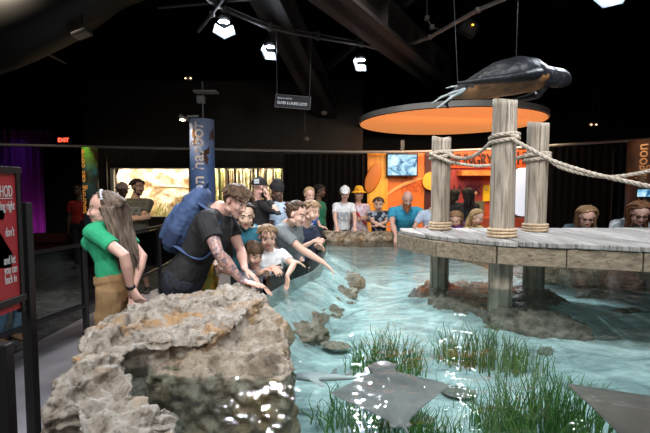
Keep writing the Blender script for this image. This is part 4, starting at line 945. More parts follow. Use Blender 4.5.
def person(label,P,N,Cc,f,body=None,H=1.7,fem=0,skink='fair',vox=.0065,hairk='brown',hair='short',top=None,topm=None,bottom='pants',botm=None,shoem=None,
           HL=None,HR=None,hdl=None,hdr=None,nl=None,nr=None,cl=.5,cr=.5,hl=None,hr=None,feet=None,up=None,hatk=None,hatm=None,extra=None,group=None,build=1.,beard=None,headh=None,cat='person',tatt=False,tuck=False,footdir=None,glasses=False,print_m=None):
    """P pelvis centre, N neck base, Cc head centre, f face direction, body = chest facing direction (horizontal)"""
    s=H/1.75; hh=headh or .238*(H/1.75)**.38; f=V(f).normalized(); body=V(body if body is not None else (f.x,f.y,0)); body.z=0; body.normalize()
    S=body.cross(UP).normalized()               # person's right
    up=V(up if up is not None else (0,0,1)); up=(up-f*up.dot(f)).normalized(); r=f.cross(up)
    Hm=Matrix((r,f,up)).transposed()
    spine=(N-P); sl=spine.length; sd=spine/sl
    bf=S.cross(sd)*-1                            # chest forward
    if bf.dot(body)<0: bf=-bf
    w=(.92 if fem else 1.)*build
    footdir=V(footdir).normalized() if footdir else body
    FC=V((P.x,P.y,0)) if feet is None else V((feet[0],feet[1],0))
    t=thing('person',label,cat,FC,group)
    sm=skin(skink)
    def torso(inf,a0,a1,flat=False):
        prof=[(-.12,.150,.105),(0.,.168,.112),(.15,.158,.108),(.35,.138,.098),(.55,.150,.108),(.72,.168,.118),(.86,.165,.105),(.94,.120,.080),(1.,.066,.062)]
        out=[]
        def val(x):
            for p,q in zip(prof,prof[1:]):
                if p[0]<=x<=q[0]:
                    k=(x-p[0])/(q[0]-p[0]); return p[1]+(q[1]-p[1])*k,p[2]+(q[2]-p[2])*k
            return prof[0][1:] if x<prof[0][0] else prof[-1][1:]
        xs=sorted(set([a0,a1]+[p[0] for p in prof if a0<p[0]<a1]))
        for x in xs:
            ra,rb=val(x); 
            if fem and .05>x>-.2: ra*=1.06
            off=bf*(.02*s*sin(pi*max(0,min(1,x)))*0+ (.012*s if .5<x<.85 else 0))
            out.append((P+spine*x+off,(ra*w)*s+inf,(rb*(1.05 if build>1.05 else 1))*s*max(1,w)+inf))
        return out
    shw=.178*s*w
    shc=N-sd*.065*s
    shL=shc-S*shw; shR=shc+S*shw
    hipL=P-S*.09*s-sd*.06*s; hipR=P+S*.09*s-sd*.06*s
    UA,FA=.295*s,.255*s
    arms=[]
    for side,sh,HT,hd,nn,cu,hint in ((-1,shL,HL,hdl,nl,cl,hl),(1,shR,HR,hdr,nr,cr,hr)):
        if HT is None: HT=sh+V((0,0,-.53*s))+S*side*.05*s+bf*.05*s; dflt=True
        HT=V(HT); el=ik(sh,HT,UA,FA,V(hint) if hint else (-bf*.6-UP*.5+S*side*.35)); hd=V(hd) if hd else (HT-el); arms.append((side,sh,el,HT,hd,V(nn) if nn else -S*side,cu))
    th,sh_=.44*s,.43*s; legs=[]
    ank_h=.075*s
    for side,hp in ((-1,hipL),(1,hipR)):
        an=FC+S*side*.095*s+V((0,0,ank_h)); kn=ik(hp,an,th,sh_,footdir); legs.append((side,hp,kn,an))
    # ---- body
    bm=bmesh.new()
    loft(bm,torso(0,-.02,1.),S,20)
    if fem: 
        for q in (-1,1): ell(bm,P+spine*.68+S*q*.07*s+bf*.085*s,(.062*s,.05*s,.06*s))
    nk0=N-sd*.02*s; jaw=Cc+Hm@V((0,-.10,-.28))*hh
    loft(bm,[(nk0,.060*s,.060*s),((nk0+jaw)/2,.052*s*(.9 if fem else 1.05),.054*s),(jaw,.052*s,.056*s)],S,14)
    for side,sh,el,HT,hd,nn,cu in arms:
        loft(bm,[(sh-S*side*.02*s,.060*s,.058*s),(sh.lerp(el,.25),.052*s*build,.054*s*build),(sh.lerp(el,.7),.042*s*build,.044*s),(el,.038*s,.039*s),(el.lerp(HT,.3),.041*s*build,.040*s),(el.lerp(HT,.75),.030*s,.028*s),(HT,.025*s,.021*s)],None,12)
        hand(bm,HT,hd,nn,s*(1.0 if H>1.4 else 1.08),-side,cu)
    for side,hp,kn,an in legs:
        loft(bm,[(hp,.085*s,.088*s),(hp.lerp(kn,.35),.078*s,.08*s),(hp.lerp(kn,.85),.056*s,.058*s),(kn,.053*s,.056*s),(kn.lerp(an,.3),.052*s,.056*s),(kn.lerp(an,.8),.034*s,.036*s),(an,.034*s,.038*s)],S,12)
        loft(bm,[(an+V((0,0,-.03*s))-footdir*.05*s,.032*s,.028*s),(an+V((0,0,-.035*s))+footdir*.05*s,.038*s,.028*s),(an+V((0,0,-.05*s))+footdir*.15*s,.042*s,.018*s)],S,10)
    def h(x,y,z): return Cc+Hm@V((x,y,z))*hh
    def he(x,y,z,a,b_,c_,u=16,v=10): ell(bm,h(x,y,z),(a*hh,b_*hh,c_*hh),Hm,u,v)
    kd=1 if H<1.44 else 0
    ns=.68 if H<1.44 else (.88 if fem else 1.05)
    he(0,-.05,.15,.335,.42,.355,20,12); he(0,.10,-.10,.275,.29,.36,20,12); he(0,.16,-.30,.19-.02*kd,.20,.17-.02*kd); he(0,.25-.02*kd,-.415+.045*kd,.10-.02*kd,.085,.075)
    he(0,.30,.10,.21,.09,.055)
    for q in (-1,1): he(q*.165,.235+.01*kd,-.12-.04*kd,.10+.02*kd,.12,.11+.01*kd); he(q*.345,-.02,-.01,.035,.085,.12); he(q*.14,.315,.015,.062,.045,.045,12,8); he(q*.045*ns,.385,-.15,.040*ns,.045*ns,.032*ns,10,6); he(q*.20,.0,-.28,.10,.16,.10)
    loft(bm,[(h(0,.350,.05),.032*ns*hh,.035*hh),(h(0,.375+.03*ns,-.06),.036*ns*hh,.038*hh),(h(0,.385+.055*ns,-.135),.042*ns*hh,.040*ns*hh)],r,10)
    loft(bm,[(h(-.085,.325,-.245),.022*hh,.02*hh),(h(0,.375,-.235),.036*hh,.028*hh),(h(.085,.325,-.245),.022*hh,.02*hh)],up,8); loft(bm,[(h(-.07,.32,-.275),.02*hh,.02*hh),(h(0,.362,-.28),.034*hh,.028*hh),(h(.07,.32,-.275),.02*hh,.02*hh)],up,8)
    hm=HM.get(hairk)
    mats=[sm,lipm,eyew,irism,hm or sm,tat]
    ob=fuse('body',bm,vox,mats,t,3,.5)
    # face regions
    me=ob.data; n=len(me.polygons); cc=np.empty(n*3,'f'); me.polygons.foreach_get('center',cc); cc=cc.reshape(-1,3)+np.array(FC,'f')-np.array(Cc,'f')
    L=cc@np.array(Hm,'f')/hh; x,y,z=np.abs(L[:,0]),L[:,1],L[:,2]; idx=np.zeros(n,'i')
    idx[(y>.30)&(x<.105)&(np.abs(z+.258)<.045)]=1
    e=(y>.22)&(((x-.14)/.060)**2+((z-.012)/.026)**2<1); idx[e]=2
    idx[(y>.22)&(((x-.135)/.032)**2+((z-.010)/.030)**2<1)]=3
    idx[(y>.22)&(x>.08)&(x<.205)&(z>.030)&(z<.044)]=3
    if hm: idx[(y>.2)&(x>.06)&(x<.23)&(np.abs(z-.115+.25*(x-.13)**2)<.022)]=4
    if tatt:
        el,HT,shp=arms[1][2],arms[1][3],arms[1][1]; W=cc+np.array(Cc,'f')
        def seg(a,b_):
            a=np.array(a,'f'); b2=np.array(b_,'f'); d=b2-a; tt=np.clip(((W-a)@d)/(d@d),0,1); return np.linalg.norm(W-a-tt[:,None]*d,axis=1)
        idx[(seg(shp,el)<.075)|(seg(el,HT)<.06)]=5
        idx[np.abs(L[:,2])<.6*(np.linalg.norm(L,axis=1)<.62)]=idx[np.abs(L[:,2])<.6*(np.linalg.norm(L,axis=1)<.62)]*0+np.where(idx[np.abs(L[:,2])<.6*(np.linalg.norm(L,axis=1)<.62)]==5,0,idx[np.abs(L[:,2])<.6*(np.linalg.norm(L,axis=1)<.62)])
    me.polygons.foreach_set('material_index',idx); me.update()
    # ---- clothes
    wr=lambda seed: (lambda c,n: .006*noise.noise(V((c.x*13+seed,c.y*13,c.z*9)))+.004*noise.noise(V((c.x*26,c.y*26,c.z*16+seed))))
    seed=(P.x*7+P.y*3)%10
    if top:
        bm=bmesh.new(); inf=.014*s+.004
        hem={'tee':-.10,'tank':-.08,'long':-.10,'dress':-.12}[top]
        if tuck: hem=.05
        to=torso(inf,hem,1.0 if top in('tee','long') else .97); to[-1]=(to[-1][0],to[-1][1]+.012*s,to[-1][2]+.012*s)
        if top=='dress': to=[(P-UP*.42*s+body*.0,.25*s,.21*s),(P-UP*.2*s,.21*s,.17*s)]+to[1:]
        loft(bm,to,S,24,0,0)
        if fem:
            for q in (-1,1): ell(bm,P+spine*.68+S*q*.07*s+bf*.088*s,(.068*s,.056*s,.066*s))
        for side,sh,el,HT,hd,nn,cu in arms:
            k={'tee':.62,'tank':0,'long':1.9,'dress':.35}[top]
            if top in('tee','long'): loft(bm,[(N-sd*.045*s,.070*s,.062*s),(sh.lerp(N-sd*.045*s,.45),.072*s,.064*s),(sh,.072*s,.066*s)],None,14)
            if not k: continue
            pts=[(sh-S*side*.05*s,.070*s,.066*s),(sh,.070*s*build,.066*s),(sh.lerp(el,min(.45,k*.8)),.064*s*build,.064*s*build)]
            if k<=1: pts.append((sh.lerp(el,k),.064*s*build,.063*s*build))
            else: pts+=[(el,.052*s,.052*s),(el.lerp(HT,.6),.044*s,.042*s),(el.lerp(HT,k-1),.037*s,.035*s)]
            loft(bm,pts,None,14,1,0)
        o=fuse('shirt' if top!='dress' else 'dress',bm,vox*1.0,[topm,print_m or topm],t,4,.5,wr(seed))
        if print_m:
            pc=P+spine*.58
            for p in o.data.polygons:
                c=p.center+FC-pc
                if c.dot(bf)>.05*s and abs(c.dot(S))<.10*s and abs(c.dot(sd))<.09*s and noise.noise(c*22+V((seed,0,0)))>-.18: p.material_index=1
    if bottom in('pants','shorts'):
        bm=bmesh.new(); loft(bm,torso((.028 if tuck else .021)*s,-.12,.10 if tuck else .12),S,20,1.15,0)
        for side,hp,kn,an in legs:
            pts=[(hp,.098*s,.102*s),(hp.lerp(kn,.4),.090*s,.092*s),(hp.lerp(kn,.9),.070*s,.072*s)]
            if bottom=='pants': pts+=[(kn,.066*s,.068*s),(kn.lerp(an,.35),.062*s,.065*s),(kn.lerp(an,.97),.052*s,.056*s)]
            loft(bm,pts,S,14,1.0,0)
        fuse('trousers' if bottom=='pants' else 'shorts',bm,vox*1.15,botm,t,3,.5,wr(seed+3))
    shoem=shoem or pm('shoe_dark',(.03,.03,.035),.5)
    for side,hp,kn,an in legs:
        bm=bmesh.new(); z0=V((0,0,ank_h))
        loft(bm,[(an+V((0,0,-.038*s))-footdir*.065*s,.040*s,.036*s),(an+V((0,0,-.030*s)),.042*s,.044*s),(an+V((0,0,-.040*s))+footdir*.07*s,.046*s,.034*s),(an+V((0,0,-.050*s))+footdir*.16*s,.046*s,.024*s)],S,14)
        loft(bm,[(an+V((0,0,-.03*s)),.04*s,.045*s),(an+V((0,0,.01*s)),.042*s,.045*s)],S,12,0,0)
        fuse('shoe',bm,.007,shoem,t,2)
    # ---- hair
    rnd=random.Random(int(abs(P.x*1000+P.y*77)))
    HC=V((0,-.07,.15)); HR_=(.355,.425,.375)
    def lock(n0,L,rad,flow,steps=6,grav=None,wide=1.):
        """n0 unit direction on the scalp in head frame; returns loft points"""
        p=V((HC.x+HR_[0]*n0.x,HC.y+HR_[1]*n0.y,HC.z+HR_[2]*n0.z)); st=L/steps; pts=[]
        for k in range(steps+1):
            kk=k/steps; pts.append((h(*p),rad*hh*(1-.65*kk**2)*wide,rad*hh*(1-.7*kk**2)*.6))
            q=V(((p.x-HC.x)/HR_[0],(p.y-HC.y)/HR_[1],(p.z-HC.z)/HR_[2])); nn=q.normalized()
            d=flow(p,nn,kk); d=(d-nn*min(0,d.dot(nn))*1.0)
            if hair in('long','bob','bun','bowl') and p.z>-.02: d=d-nn*max(0,d.dot(nn))*.92
            p=p+d.normalized()*st
            q=V(((p.x-HC.x)/HR_[0],(p.y-HC.y)/HR_[1],(p.z-HC.z)/HR_[2]))
            if q.length<1.02: q=q.normalized()*1.03; p=V((HC.x+q.x*HR_[0],HC.y+q.y*HR_[1],HC.z+q.z*HR_[2]))
        return pts
    if hair!='bald' and hm:
        bm=bmesh.new()
        he(0,-.095,.175,.350,.40,.365,20,12)
        if hair in('long','bob','bun'): he(0,-.19,.0,.33,.30,.33)
        else: he(0,-.22,-.0,.27,.24,.24)
        nl_={'short':170,'messy':240,'bowl':200,'long':190,'bob':160,'bun':150}[hair]
        for i in range(nl_):
            u=rnd.random(); n0=V((rnd.gauss(0,1),rnd.gauss(-.1,1),abs(rnd.gauss(.35,.8)))).normalized() if hair in('short','messy','bowl') else V((rnd.gauss(0,1),rnd.gauss(-.15,1),rnd.gauss(.4,.8))).normalized()
            if n0.y>.45 and n0.z<.52: continue
            if hatk and (n0.z>.05 or hair=='short' and n0.y>0): continue
            if n0.z<-.1 and n0.y>-.2: continue
            if hair in('long','bob') and n0.y>.25 and n0.z<.62: continue
            if n0.z<.15 and n0.y>.15: continue
            if hair=='messy':
                j=V((rnd.uniform(-.4,.4),rnd.uniform(0,.6),rnd.uniform(-.1,.3)))
                L=rnd.uniform(.22,.36) if n0.z>.3 else rnd.uniform(.10,.16); fl=lambda p,nn,k,j=j:(V((nn.x*.4,nn.y*.35+.35,-.35))+j*.55+nn*.12*(1-k))
                lp=lock(n0,L,.06,fl,5)
            elif hair=='bowl':
                L=.36 if n0.z>.45 else .22; fl=lambda p,nn,k:V((nn.x*.9,nn.y+.25,-1.1 if nn.z<.8 else -.2)); lp=lock(n0,L,.06,fl,5)
                if lp[-1] and (Hm.transposed()@(lp[-1][0]-Cc)/hh).z<.17 and (Hm.transposed()@(lp[-1][0]-Cc)/hh).y>.15:
                    lp=[q for q in lp if (Hm.transposed()@(q[0]-Cc)/hh).z>.17 or (Hm.transposed()@(q[0]-Cc)/hh).y<.1]
                if len(lp)<3: continue
            elif hair=='short':
                fl=lambda p,nn,k:V((nn.x*.4,nn.y*.5+.1,-.4))+nn*.3; lp=lock(n0,rnd.uniform(.12,.2),.055,fl,4)
            elif hair=='bun':
                fl=lambda p,nn,k:V((-p.x*1.5,-1.2,.0-p.z*.6+.15)); lp=lock(n0,.35,.05,fl,5)
            else:
                sgn=1 if n0.x>0 else -1; LL={'long':1.25,'bob':.75}[hair]*rnd.uniform(.8,1.1)
                fl=lambda p,nn,k,sgn=sgn:V((sgn*(.9 if p.z>.25 else .12),-.5 if p.z>.0 else -.08,-.25 if p.z>.35 else -1.3))
                lp=lock(n0,LL,.055,fl,8)
            loft(bm,lp,None,6)
        if hair=='bun': he(0,-.56,.22,.13,.12,.13)
        fuse('hair',bm,max(.0045,vox*.8),hm,t,1,.4,lambda c,n:.0025*noise.noise(V((c.x*60,c.y*60,c.z*15))))
    if beard:
        bm=bmesh.new()
        for i in range(110):
            x_=rnd.uniform(-.27,.27); z_=rnd.uniform(-.46,-.16) if abs(x_)>.14 else rnd.uniform(-.46,-.32)
            if abs(x_)>.22: z_=rnd.uniform(-.35,-.05)
            y_=.26-abs(x_)*.75; p=h(x_,y_,z_); Lb=beard*(1-abs(x_)*2)*rnd.uniform(.7,1.1)
            loft(bm,[(p,.05*hh,.05*hh),(p+(f*.25-UP*.75)*Lb*hh*.5,.045*hh,.045*hh),(p+(f*.3-UP)*Lb*hh,.018*hh,.018*hh)],None,6)
        loft(bm,[(h(-.17,.30,-.24),.03*hh,.03*hh),(h(-.08,.38,-.20),.035*hh,.03*hh),(h(.08,.38,-.20),.035*hh,.03*hh),(h(.17,.30,-.24),.03*hh,.03*hh)],up,8)
        fuse('beard',bm,.006,HM['ginger'] if beard>.3 else HM['dark'],t,1)
    if hatk:
        bm=bmesh.new()
        if hatk=='cap' or hatk=='cap_back':
            sg_=1 if hatk=='cap' else 1
            loft(bm,[(h(0,-.05,.10),.385*hh,.455*hh),(h(0,-.06,.28),.380*hh,.445*hh),(h(0,-.08,.44),.30*hh,.35*hh),(h(0,-.09,.52),.14*hh,.17*hh)],r,24,0,.5)
            loft(bm,[(h(0,.28,.17),.29*hh,.02*hh),(h(0,.48,.15),.26*hh,.018*hh),(h(0,.62,.10),.17*hh,.015*hh)],r,16,0,.6)
        elif hatk=='beanie':
            loft(bm,[(h(0,-.06,.05),.39*hh,.46*hh),(h(0,-.09,.3),.39*hh,.46*hh),(h(0,-.14,.47),.30*hh,.36*hh)],r,24,0,.8)
        else:
            loft(bm,[(h(0,-.06,.16),.39*hh,.45*hh),(h(0,-.06,.40),.36*hh,.42*hh),(h(0,-.06,.58),.27*hh,.31*hh)],r,24,0,.3)
            loft(bm,[(h(0,-.04,.10),.62*hh,.66*hh),(h(0,-.05,.22),.42*hh,.47*hh)],r,28,0,0)
        fuse('cap' if 'cap' in hatk else ('knit_hat' if hatk=='beanie' else 'sun_hat'),bm,.0045,hatm,t,2)
    if glasses:
        bm=bmesh.new(); zz,yy=(.05,.40) if glasses=='worn' else (.44,.20)
        for q in (-1,1):
            ell(bm,h(q*.14,yy,zz-.01),(.10*hh,.02*hh,.065*hh),Hm,14,8); tube(bm,[h(q*.24,yy-.02,zz+.02),h(q*.36,yy-.25,zz),h(q*.37,yy-.42,zz-.02)],.014*hh,6)
        tube(bm,[h(-.05,yy+.02,zz+.02),h(.05,yy+.02,zz+.02)],.014*hh,6)
        mesh_obj('sunglasses' if glasses!='worn' else 'glasses',bm,pm('glass_black',(.01,.01,.012),.15) if glasses!='worn' else pm('frame_brown',(.06,.03,.02),.3),t,True)
    return dict(t=t,h=h,Hm=Hm,hh=hh,S=S,bf=bf,sd=sd,spine=spine,P=P,N=N,arms=arms,s=s,shL=shL,shR=shR,C=Cc,r=r,f=f,up=up,legs=legs)
blackc=fab('black_cotton',(.012,.012,.014)); jeans=fab('blue_denim',(.07,.14,.22),(.11,.21,.31),60); djeans=fab('dark_denim',(.018,.022,.035),(.03,.035,.05),60)
khaki=fab('tan_canvas',(.34,.20,.09),(.40,.25,.12),8); green=fab('green_tee',(.02,.36,.17),(.03,.42,.20),5); grey=fab('grey_tee',(.16,.18,.19)); white=fab('white_tee',(.62,.63,.64))
navy=fab('navy_tee',(.012,.02,.045)); teal=fab('teal_top',(.02,.13,.18)); blue=fab('bright_blue_tee',(.03,.30,.48),(.04,.36,.55),4); olive=fab('olive_tee',(.085,.08,.055)); 
purple=fab('purple_tee',(.20,.07,.32)); yellowt=fab('pale_yellow_tee',(.70,.60,.25)); ltblue=fab('pale_blue_tee',(.42,.52,.66)); greyblue=fab('heather_grey',(.26,.30,.35),(.36,.40,.45),40)
# ---- woman in green
W=person('woman in green T-shirt with very long brown hair and tan trousers, seen in profile',P=V((-1.46,3.0,1.03)),N=V((-1.53,3.0,1.425)),Cc=at(104,209,2.98),f=(-1,-.38,-.03),body=(-1,.08,0),H=1.66,fem=1,skink='pink',vox=.0042,hairk='ash',hair='bob',tuck=True,top='tee',topm=green,botm=khaki,
  HL=at(131,288,2.86),HR=at(133,289,2.98),hdl=(.4,.1,-.8),hdr=(.2,-.3,-.9),nl=(.3,1,0),nr=(.2,-1,0),hl=(.9,-.4,-.2),hr=(.9,.4,0),build=.92)
bm=bmesh.new(); rn=random.Random(5)
for i in range(150):
    a=rn.uniform(-1.5,1.5); n0=V((sin(a)*.9,-.35-.55*cos(a)*.9,rn.uniform(-.1,.75))).normalized() if abs(a)<1.35 else V((sin(a),.0,.2))
    n0=V((rn.uniform(-1,1),rn.uniform(-.9,.35),rn.uniform(-.2,.9))).normalized()
    p=W['h'](-.0+.36*n0.x,-.07+.43*n0.y,.15+.37*n0.z); pts=[(p,.016,.010)]
    # hair falls over the back (+x side) and the near shoulder
    tx=W['C'].x+.0+.07*rn.random()+.05*(n0.z)*.5; ty=W['C'].y-.10*n0.x*1.1+rn.uniform(-.03,.03)
    endz=rn.uniform(1.03,1.2)
    q1=p+V((.05,-.03*n0.x,-.05)); q1.z=min(q1.z,p.z-.03)
    for k,(zz,dx,sp) in enumerate(((1.52,.035,1.0),(1.42,.06,1.0),(1.32,.085,.95),(1.22,.11,.85),(endz,.135,.7))):
        pts.append((V((tx+dx*.9+.012*sin(i+k*1.3),ty+(ty-W['C'].y)*(sp-1)+.012*cos(i*2+k),zz)),.018*(1-.1*k),.011*(1-.1*k)))
    pts[-1]=(pts[-1][0],.004,.003)
    if n0.y>.15 and n0.z<.7: continue
    if p.z>1.54: loft(bm,[pts[0],(p.lerp(pts[1][0],.5)+V((.03,0,.01)),.017,.011)]+pts[1:],V((0,1,0)),6)
fuse('long_hair',bm,.0045,HM['ash'],W['t'],1,.4,lambda c,n:.003*noise.noise(V((c.x*70,c.y*70,c.z*8))))
bm=bmesh.new(); a=W['arms'][0]; d=(a[3]-a[2]).normalized(); c=a[3]-d*.02; loft(bm,[(c,.030,.028),(c+d*.02,.030,.028)],None,16,0,0); mesh_obj('wristband',bm,pm('band_black',(.01,.012,.02),.4),W['t'],True)
bm=bmesh.new()
for k in range(14):
    a=-1.2+2.4*k/13; ell(bm,W['h'](.37*sin(a),-.02+.06*cos(a),.16+.39*cos(a)),(.012,.010,.010))
mesh_obj('hair_band',bm,pm('pearl',(.6,.62,.68),.3),W['t'],True)
# ---- man with the backpack
M_=person('man in black T-shirt with tattooed forearm leaning over boulders, blue backpack on',P=at(184,279,3.5),N=at(220,210,3.41),Cc=at(236,201,3.33),f=(.80,-.45,-.42),body=(1,-.12,0),H=1.84,vox=.0042,skink='pink',hairk='brown',hair='messy',top='tee',topm=blackc,botm=djeans,
  HR=at(242,281,3.10),HL=at(245,269,3.36),hdr=(1,-.15,-.18),hdl=(.8,-.1,-.65),nr=(-.1,0,-1),nl=(-.6,0,-1),cr=.22,cl=.3,hr=(-.3,-.9,.2),hl=(-.1,1,0),up=(.25,0,1),tatt=True,feet=(-1.30,3.52),build=1.1)
bp=thing('backpack','large blue backpack worn by the leaning man in the black T-shirt','backpack',V((-1.28,3.45,1.2)))
bmx=fab('backpack_blue',(.035,.07,.16),(.06,.10,.22),12); bmd=fab('backpack_dark',(.016,.03,.08))
sd=M_['sd']; S=M_['S']; bf=M_['bf']; B0=M_['P'].lerp(M_['N'],.70)-bf*.19
bm=bmesh.new(); loft(bm,[(B0-sd*.25,.14,.085),(B0-sd*.15,.165,.115),(B0+sd*.03,.165,.12),(B0+sd*.16,.145,.10),(B0+sd*.24,.10,.07)],S,20,.6,.7); fuse('main_compartment',bm,.006,bmx,bp,5,.5,lambda c,n:.007*noise.noise(c*14)+.004*noise.noise(c*30))
bm=bmesh.new(); B1=B0-bf*.10-sd*.07; loft(bm,[(B1-sd*.15,.11,.045),(B1,.125,.06),(B1+sd*.13,.10,.04)],S,18,.5,.6); fuse('front_pocket',bm,.006,bmx,bp,4,.5,lambda c,n:.005*noise.noise(c*18))
for q in (-1,1):
    bm=bmesh.new(); B2=B0+S*q*.155-sd*.14; loft(bm,[(B2-sd*.08,.035,.06),(B2+sd*.05,.04,.065)],S,12,.6,.2); fuse('side_pocket',bm,.006,bmd,bp,4)
    bm=bmesh.new(); o_=S*q*.105*M_['s']; N_=M_['N'];P_=M_['P']; sp=M_['spine']
    pts=smoothpts([B0+o_*.6+sd*.18,N_+o_-sd*.02-bf*.07,N_+o_-sd*.015+bf*.03,N_+o_*1.1-sd*.12+bf*.115,P_+sp*.60+o_*1.3+bf*.14,P_+sp*.42+o_*1.5+bf*.08,B0+o_*1.35-sd*.20+bf*.03],5)
    loft(bm,[(p,.030,.008) for p in pts],S,8); mesh_obj('shoulder_strap',bm,bmx,bp,True)
bm=bmesh.new(); tube(bm,smoothpts([B0+sd*.28-S*.03,B0+sd*.34,B0+sd*.28+S*.03],5),.009,6); mesh_obj('grab_handle',bm,bmd,bp,True)
for dz in (.02,.17):
    bm=bmesh.new(); pts=[B0-bf*(.125 if dz<.1 else .10)+S*q*.13+sd*(dz-abs(q)*.02)+bf*abs(q)**3*.03 for q in (-1,-.5,0,.5,1)]; loft(bm,[(p,.005,.003) for p in smoothpts(pts,4)],UP,6); mesh_obj('zip_line',bm,bmd,bp,True)
# ---- crowd along the clear wall
A_=person('woman with short dark hair and teal sleeveless top standing behind the two small boys',P=V((-.74,4.12,.90)),N=V((-.735,4.03,1.315)),Cc=at(245,216,3.93),f=(.35,-1,-.22),body=(.25,-1,0),H=1.58,fem=1,vox=.0045,skink='asian',hairk='dark',hair='bob',top='tank',topm=teal,botm=djeans,
  HL=at(291,260,3.93),hdl=(.9,-.1,-.3),nl=(0,-.3,-1),hl=(.3,.2,-1),cl=.3,HR=V((-.98,3.85,.95)))
T_=person('toddler boy with brown bowl haircut and grey T-shirt, fingers reaching down to the water',P=V((-.66,3.86,.62)),N=at(254,268,3.76),Cc=at(254,254,3.68),f=(.62,-.75,-.38),body=(.75,-.65,0),H=1.10,headh=.205,vox=.0042,skink='fair',hairk='brown',hair='bowl',top='tee',topm=greyblue,botm=navy,
  HR=at(263,286,3.46),hdr=(.7,-.5,-.55),nr=(0,-.2,-1),HL=at(266,270,3.62),hdl=(1,-.1,-.1),nl=(0,-.3,-1),hr=(-.3,-.5,-.7),hl=(.5,0,-1),cr=.2)
B_=person('blond boy in white T-shirt with dark printed picture, between toddler and leaning woman',P=V((-.50,4.02,.68)),N=at(269,250,3.92),Cc=at(267.5,237,3.86),f=(.30,-.95,-.22),body=(.45,-.9,0),H=1.26,headh=.212,vox=.0042,skink='fair',hairk='dkblond',hair='short',top='tee',topm=white,botm=khaki,print_m=fab('print_rust',(.10,.045,.02),(.02,.02,.025),25),
  HR=at(273,267,3.64),hdr=(.5,-.6,-.3),nr=(.4,.2,-.8),HL=at(287,276,3.66),hdl=(.05,-.2,-1),nl=(-.6,-.5,0),hr=(-.6,-.2,-1),hl=(.9,.2,0),cr=.9,cl=.5)
G_=person('woman in grey T-shirt, sunglasses on her pulled back hair, stretching an arm into the water',P=at(292,263,4.68),N=at(288,224,4.38),Cc=at(297,214,4.27),f=(.86,-.42,-.35),body=(.85,-.45,0),H=1.66,fem=1,vox=.0045,skink='fair',hairk='brown',hair='bun',top='tee',topm=grey,botm=jeans,
  HR=at(324,263,4.24),hdr=(.75,-.1,-.62),nr=(-.5,-.1,-.8),HL=at(303,262,4.55),hr=(-.1,-.5,-1),cr=.45,glasses='head',feet=(-.30,4.85))
N_=person('boy with short fair hair in navy T-shirt right of the stretching woman, hands clasped',P=V((-.28,5.02,.86)),N=at(306,226,4.92),Cc=at(312,211,4.80),f=(.72,-.70,-.25),body=(.75,-.6,0),H=1.42,headh=.225,vox=.005,skink='fair',hairk='dkblond',hair='short',top='tee',topm=navy,botm=navy,
  HR=at(314,241,4.66),HL=at(316,246,4.75),hdr=(.8,-.2,.1),hdl=(.8,-.3,-.2),nr=(0,.6,-.5),nl=(0,-.6,-.4),cr=.9,cl=.8,hr=(-.2,-.6,-1),hl=(.5,.5,-1))
person('girl with tied fair hair in bright blue top at the left rim end',P=V((-.30,6.95,.88)),N=V((-.24,6.86,1.36)),Cc=at(309.5,195,6.78),f=(.45,-1,-.25),body=(.6,-.8,0),H=1.55,fem=1,skink='pink',hairk='blond',hair='bun',top='tank',topm=fab('royal_blue',(.02,.12,.50)),botm=djeans,
  HL=at(320,226,6.98),hdl=(.9,-.1,-.2),nl=(0,0,-1),HR=at(306,226,6.6))
person('child in tie-dye shirt half hidden behind the leaning man with the backpack',P=V((-1.10,3.98,.60)),N=V((-1.09,3.92,.98)),Cc=V((-1.09,3.88,1.12)),f=(.5,-.8,-.2),body=(.6,-.8,0),H=1.15,vox=.006,skink='fair',hairk='brown',hair='bowl',top='tee',topm=pm('tie_dye',(.70,.35,.04),.85,(.20,.30,.06),9,detail=1),botm=navy,HL=V((-.86,3.62,.96)),hdl=(.9,-.3,-.1))
# ---- two men in caps behind
person('man in black cap and black shirt facing away, hand raised to his bearded chin',P=V((-.90,5.85,1.0)),N=V((-.92,5.83,1.50)),Cc=at(260,187,5.8),f=(.85,.45,-.1),body=(.8,.6,0),H=1.80,build=1.1,skink='pink',hairk='dark',hair='bald',top='long',topm=blackc,botm=djeans,beard=.18,
  HR=at(268.5,200,5.62),hdr=(-.1,.1,1),nr=(-1,.3,0),hr=(.15,-.3,-1),cr=.9,hatk='cap',hatm=fab('cap_black',(.012,.012,.014)))
bm=bmesh.new(); box(bm,at(256.5,181.5,5.62),(.07,.012,.06),Matrix.Rotation(.5,3,'Z'),.004); lb=mesh_obj('cap_patch',bm,pm('patch_grey',(.45,.48,.52),.6),bpy.data.objects[[o.name for o in C.objects if o.name.startswith('person')][-1]])
person('dark skinned man in black cap and pale blue shirt beside a bearded man',P=V((-.66,6.05,.98)),N=V((-.65,6.03,1.47)),Cc=at(277,191,5.95),f=(.75,-.5,-.35),body=(.9,-.3,0),H=1.74,skink='dark',hairk='dark',hair='bald',top='tee',topm=ltblue,botm=djeans,hatk='beanie',hatm=fab('cap_black',(.012,.012,.014)))
person('dark haired person in dark green T-shirt standing far back behind the stone rim',P=V((-.10,7.95,.95)),N=V((-.12,7.95,1.42)),Cc=at(320,191,7.95),f=(.9,-.2,-.15),body=(.7,-.3,0),H=1.66,skink='dark',hairk='dark',hair='short',top='tee',topm=fab('dark_green_tee',(.01,.14,.07)),botm=djeans)
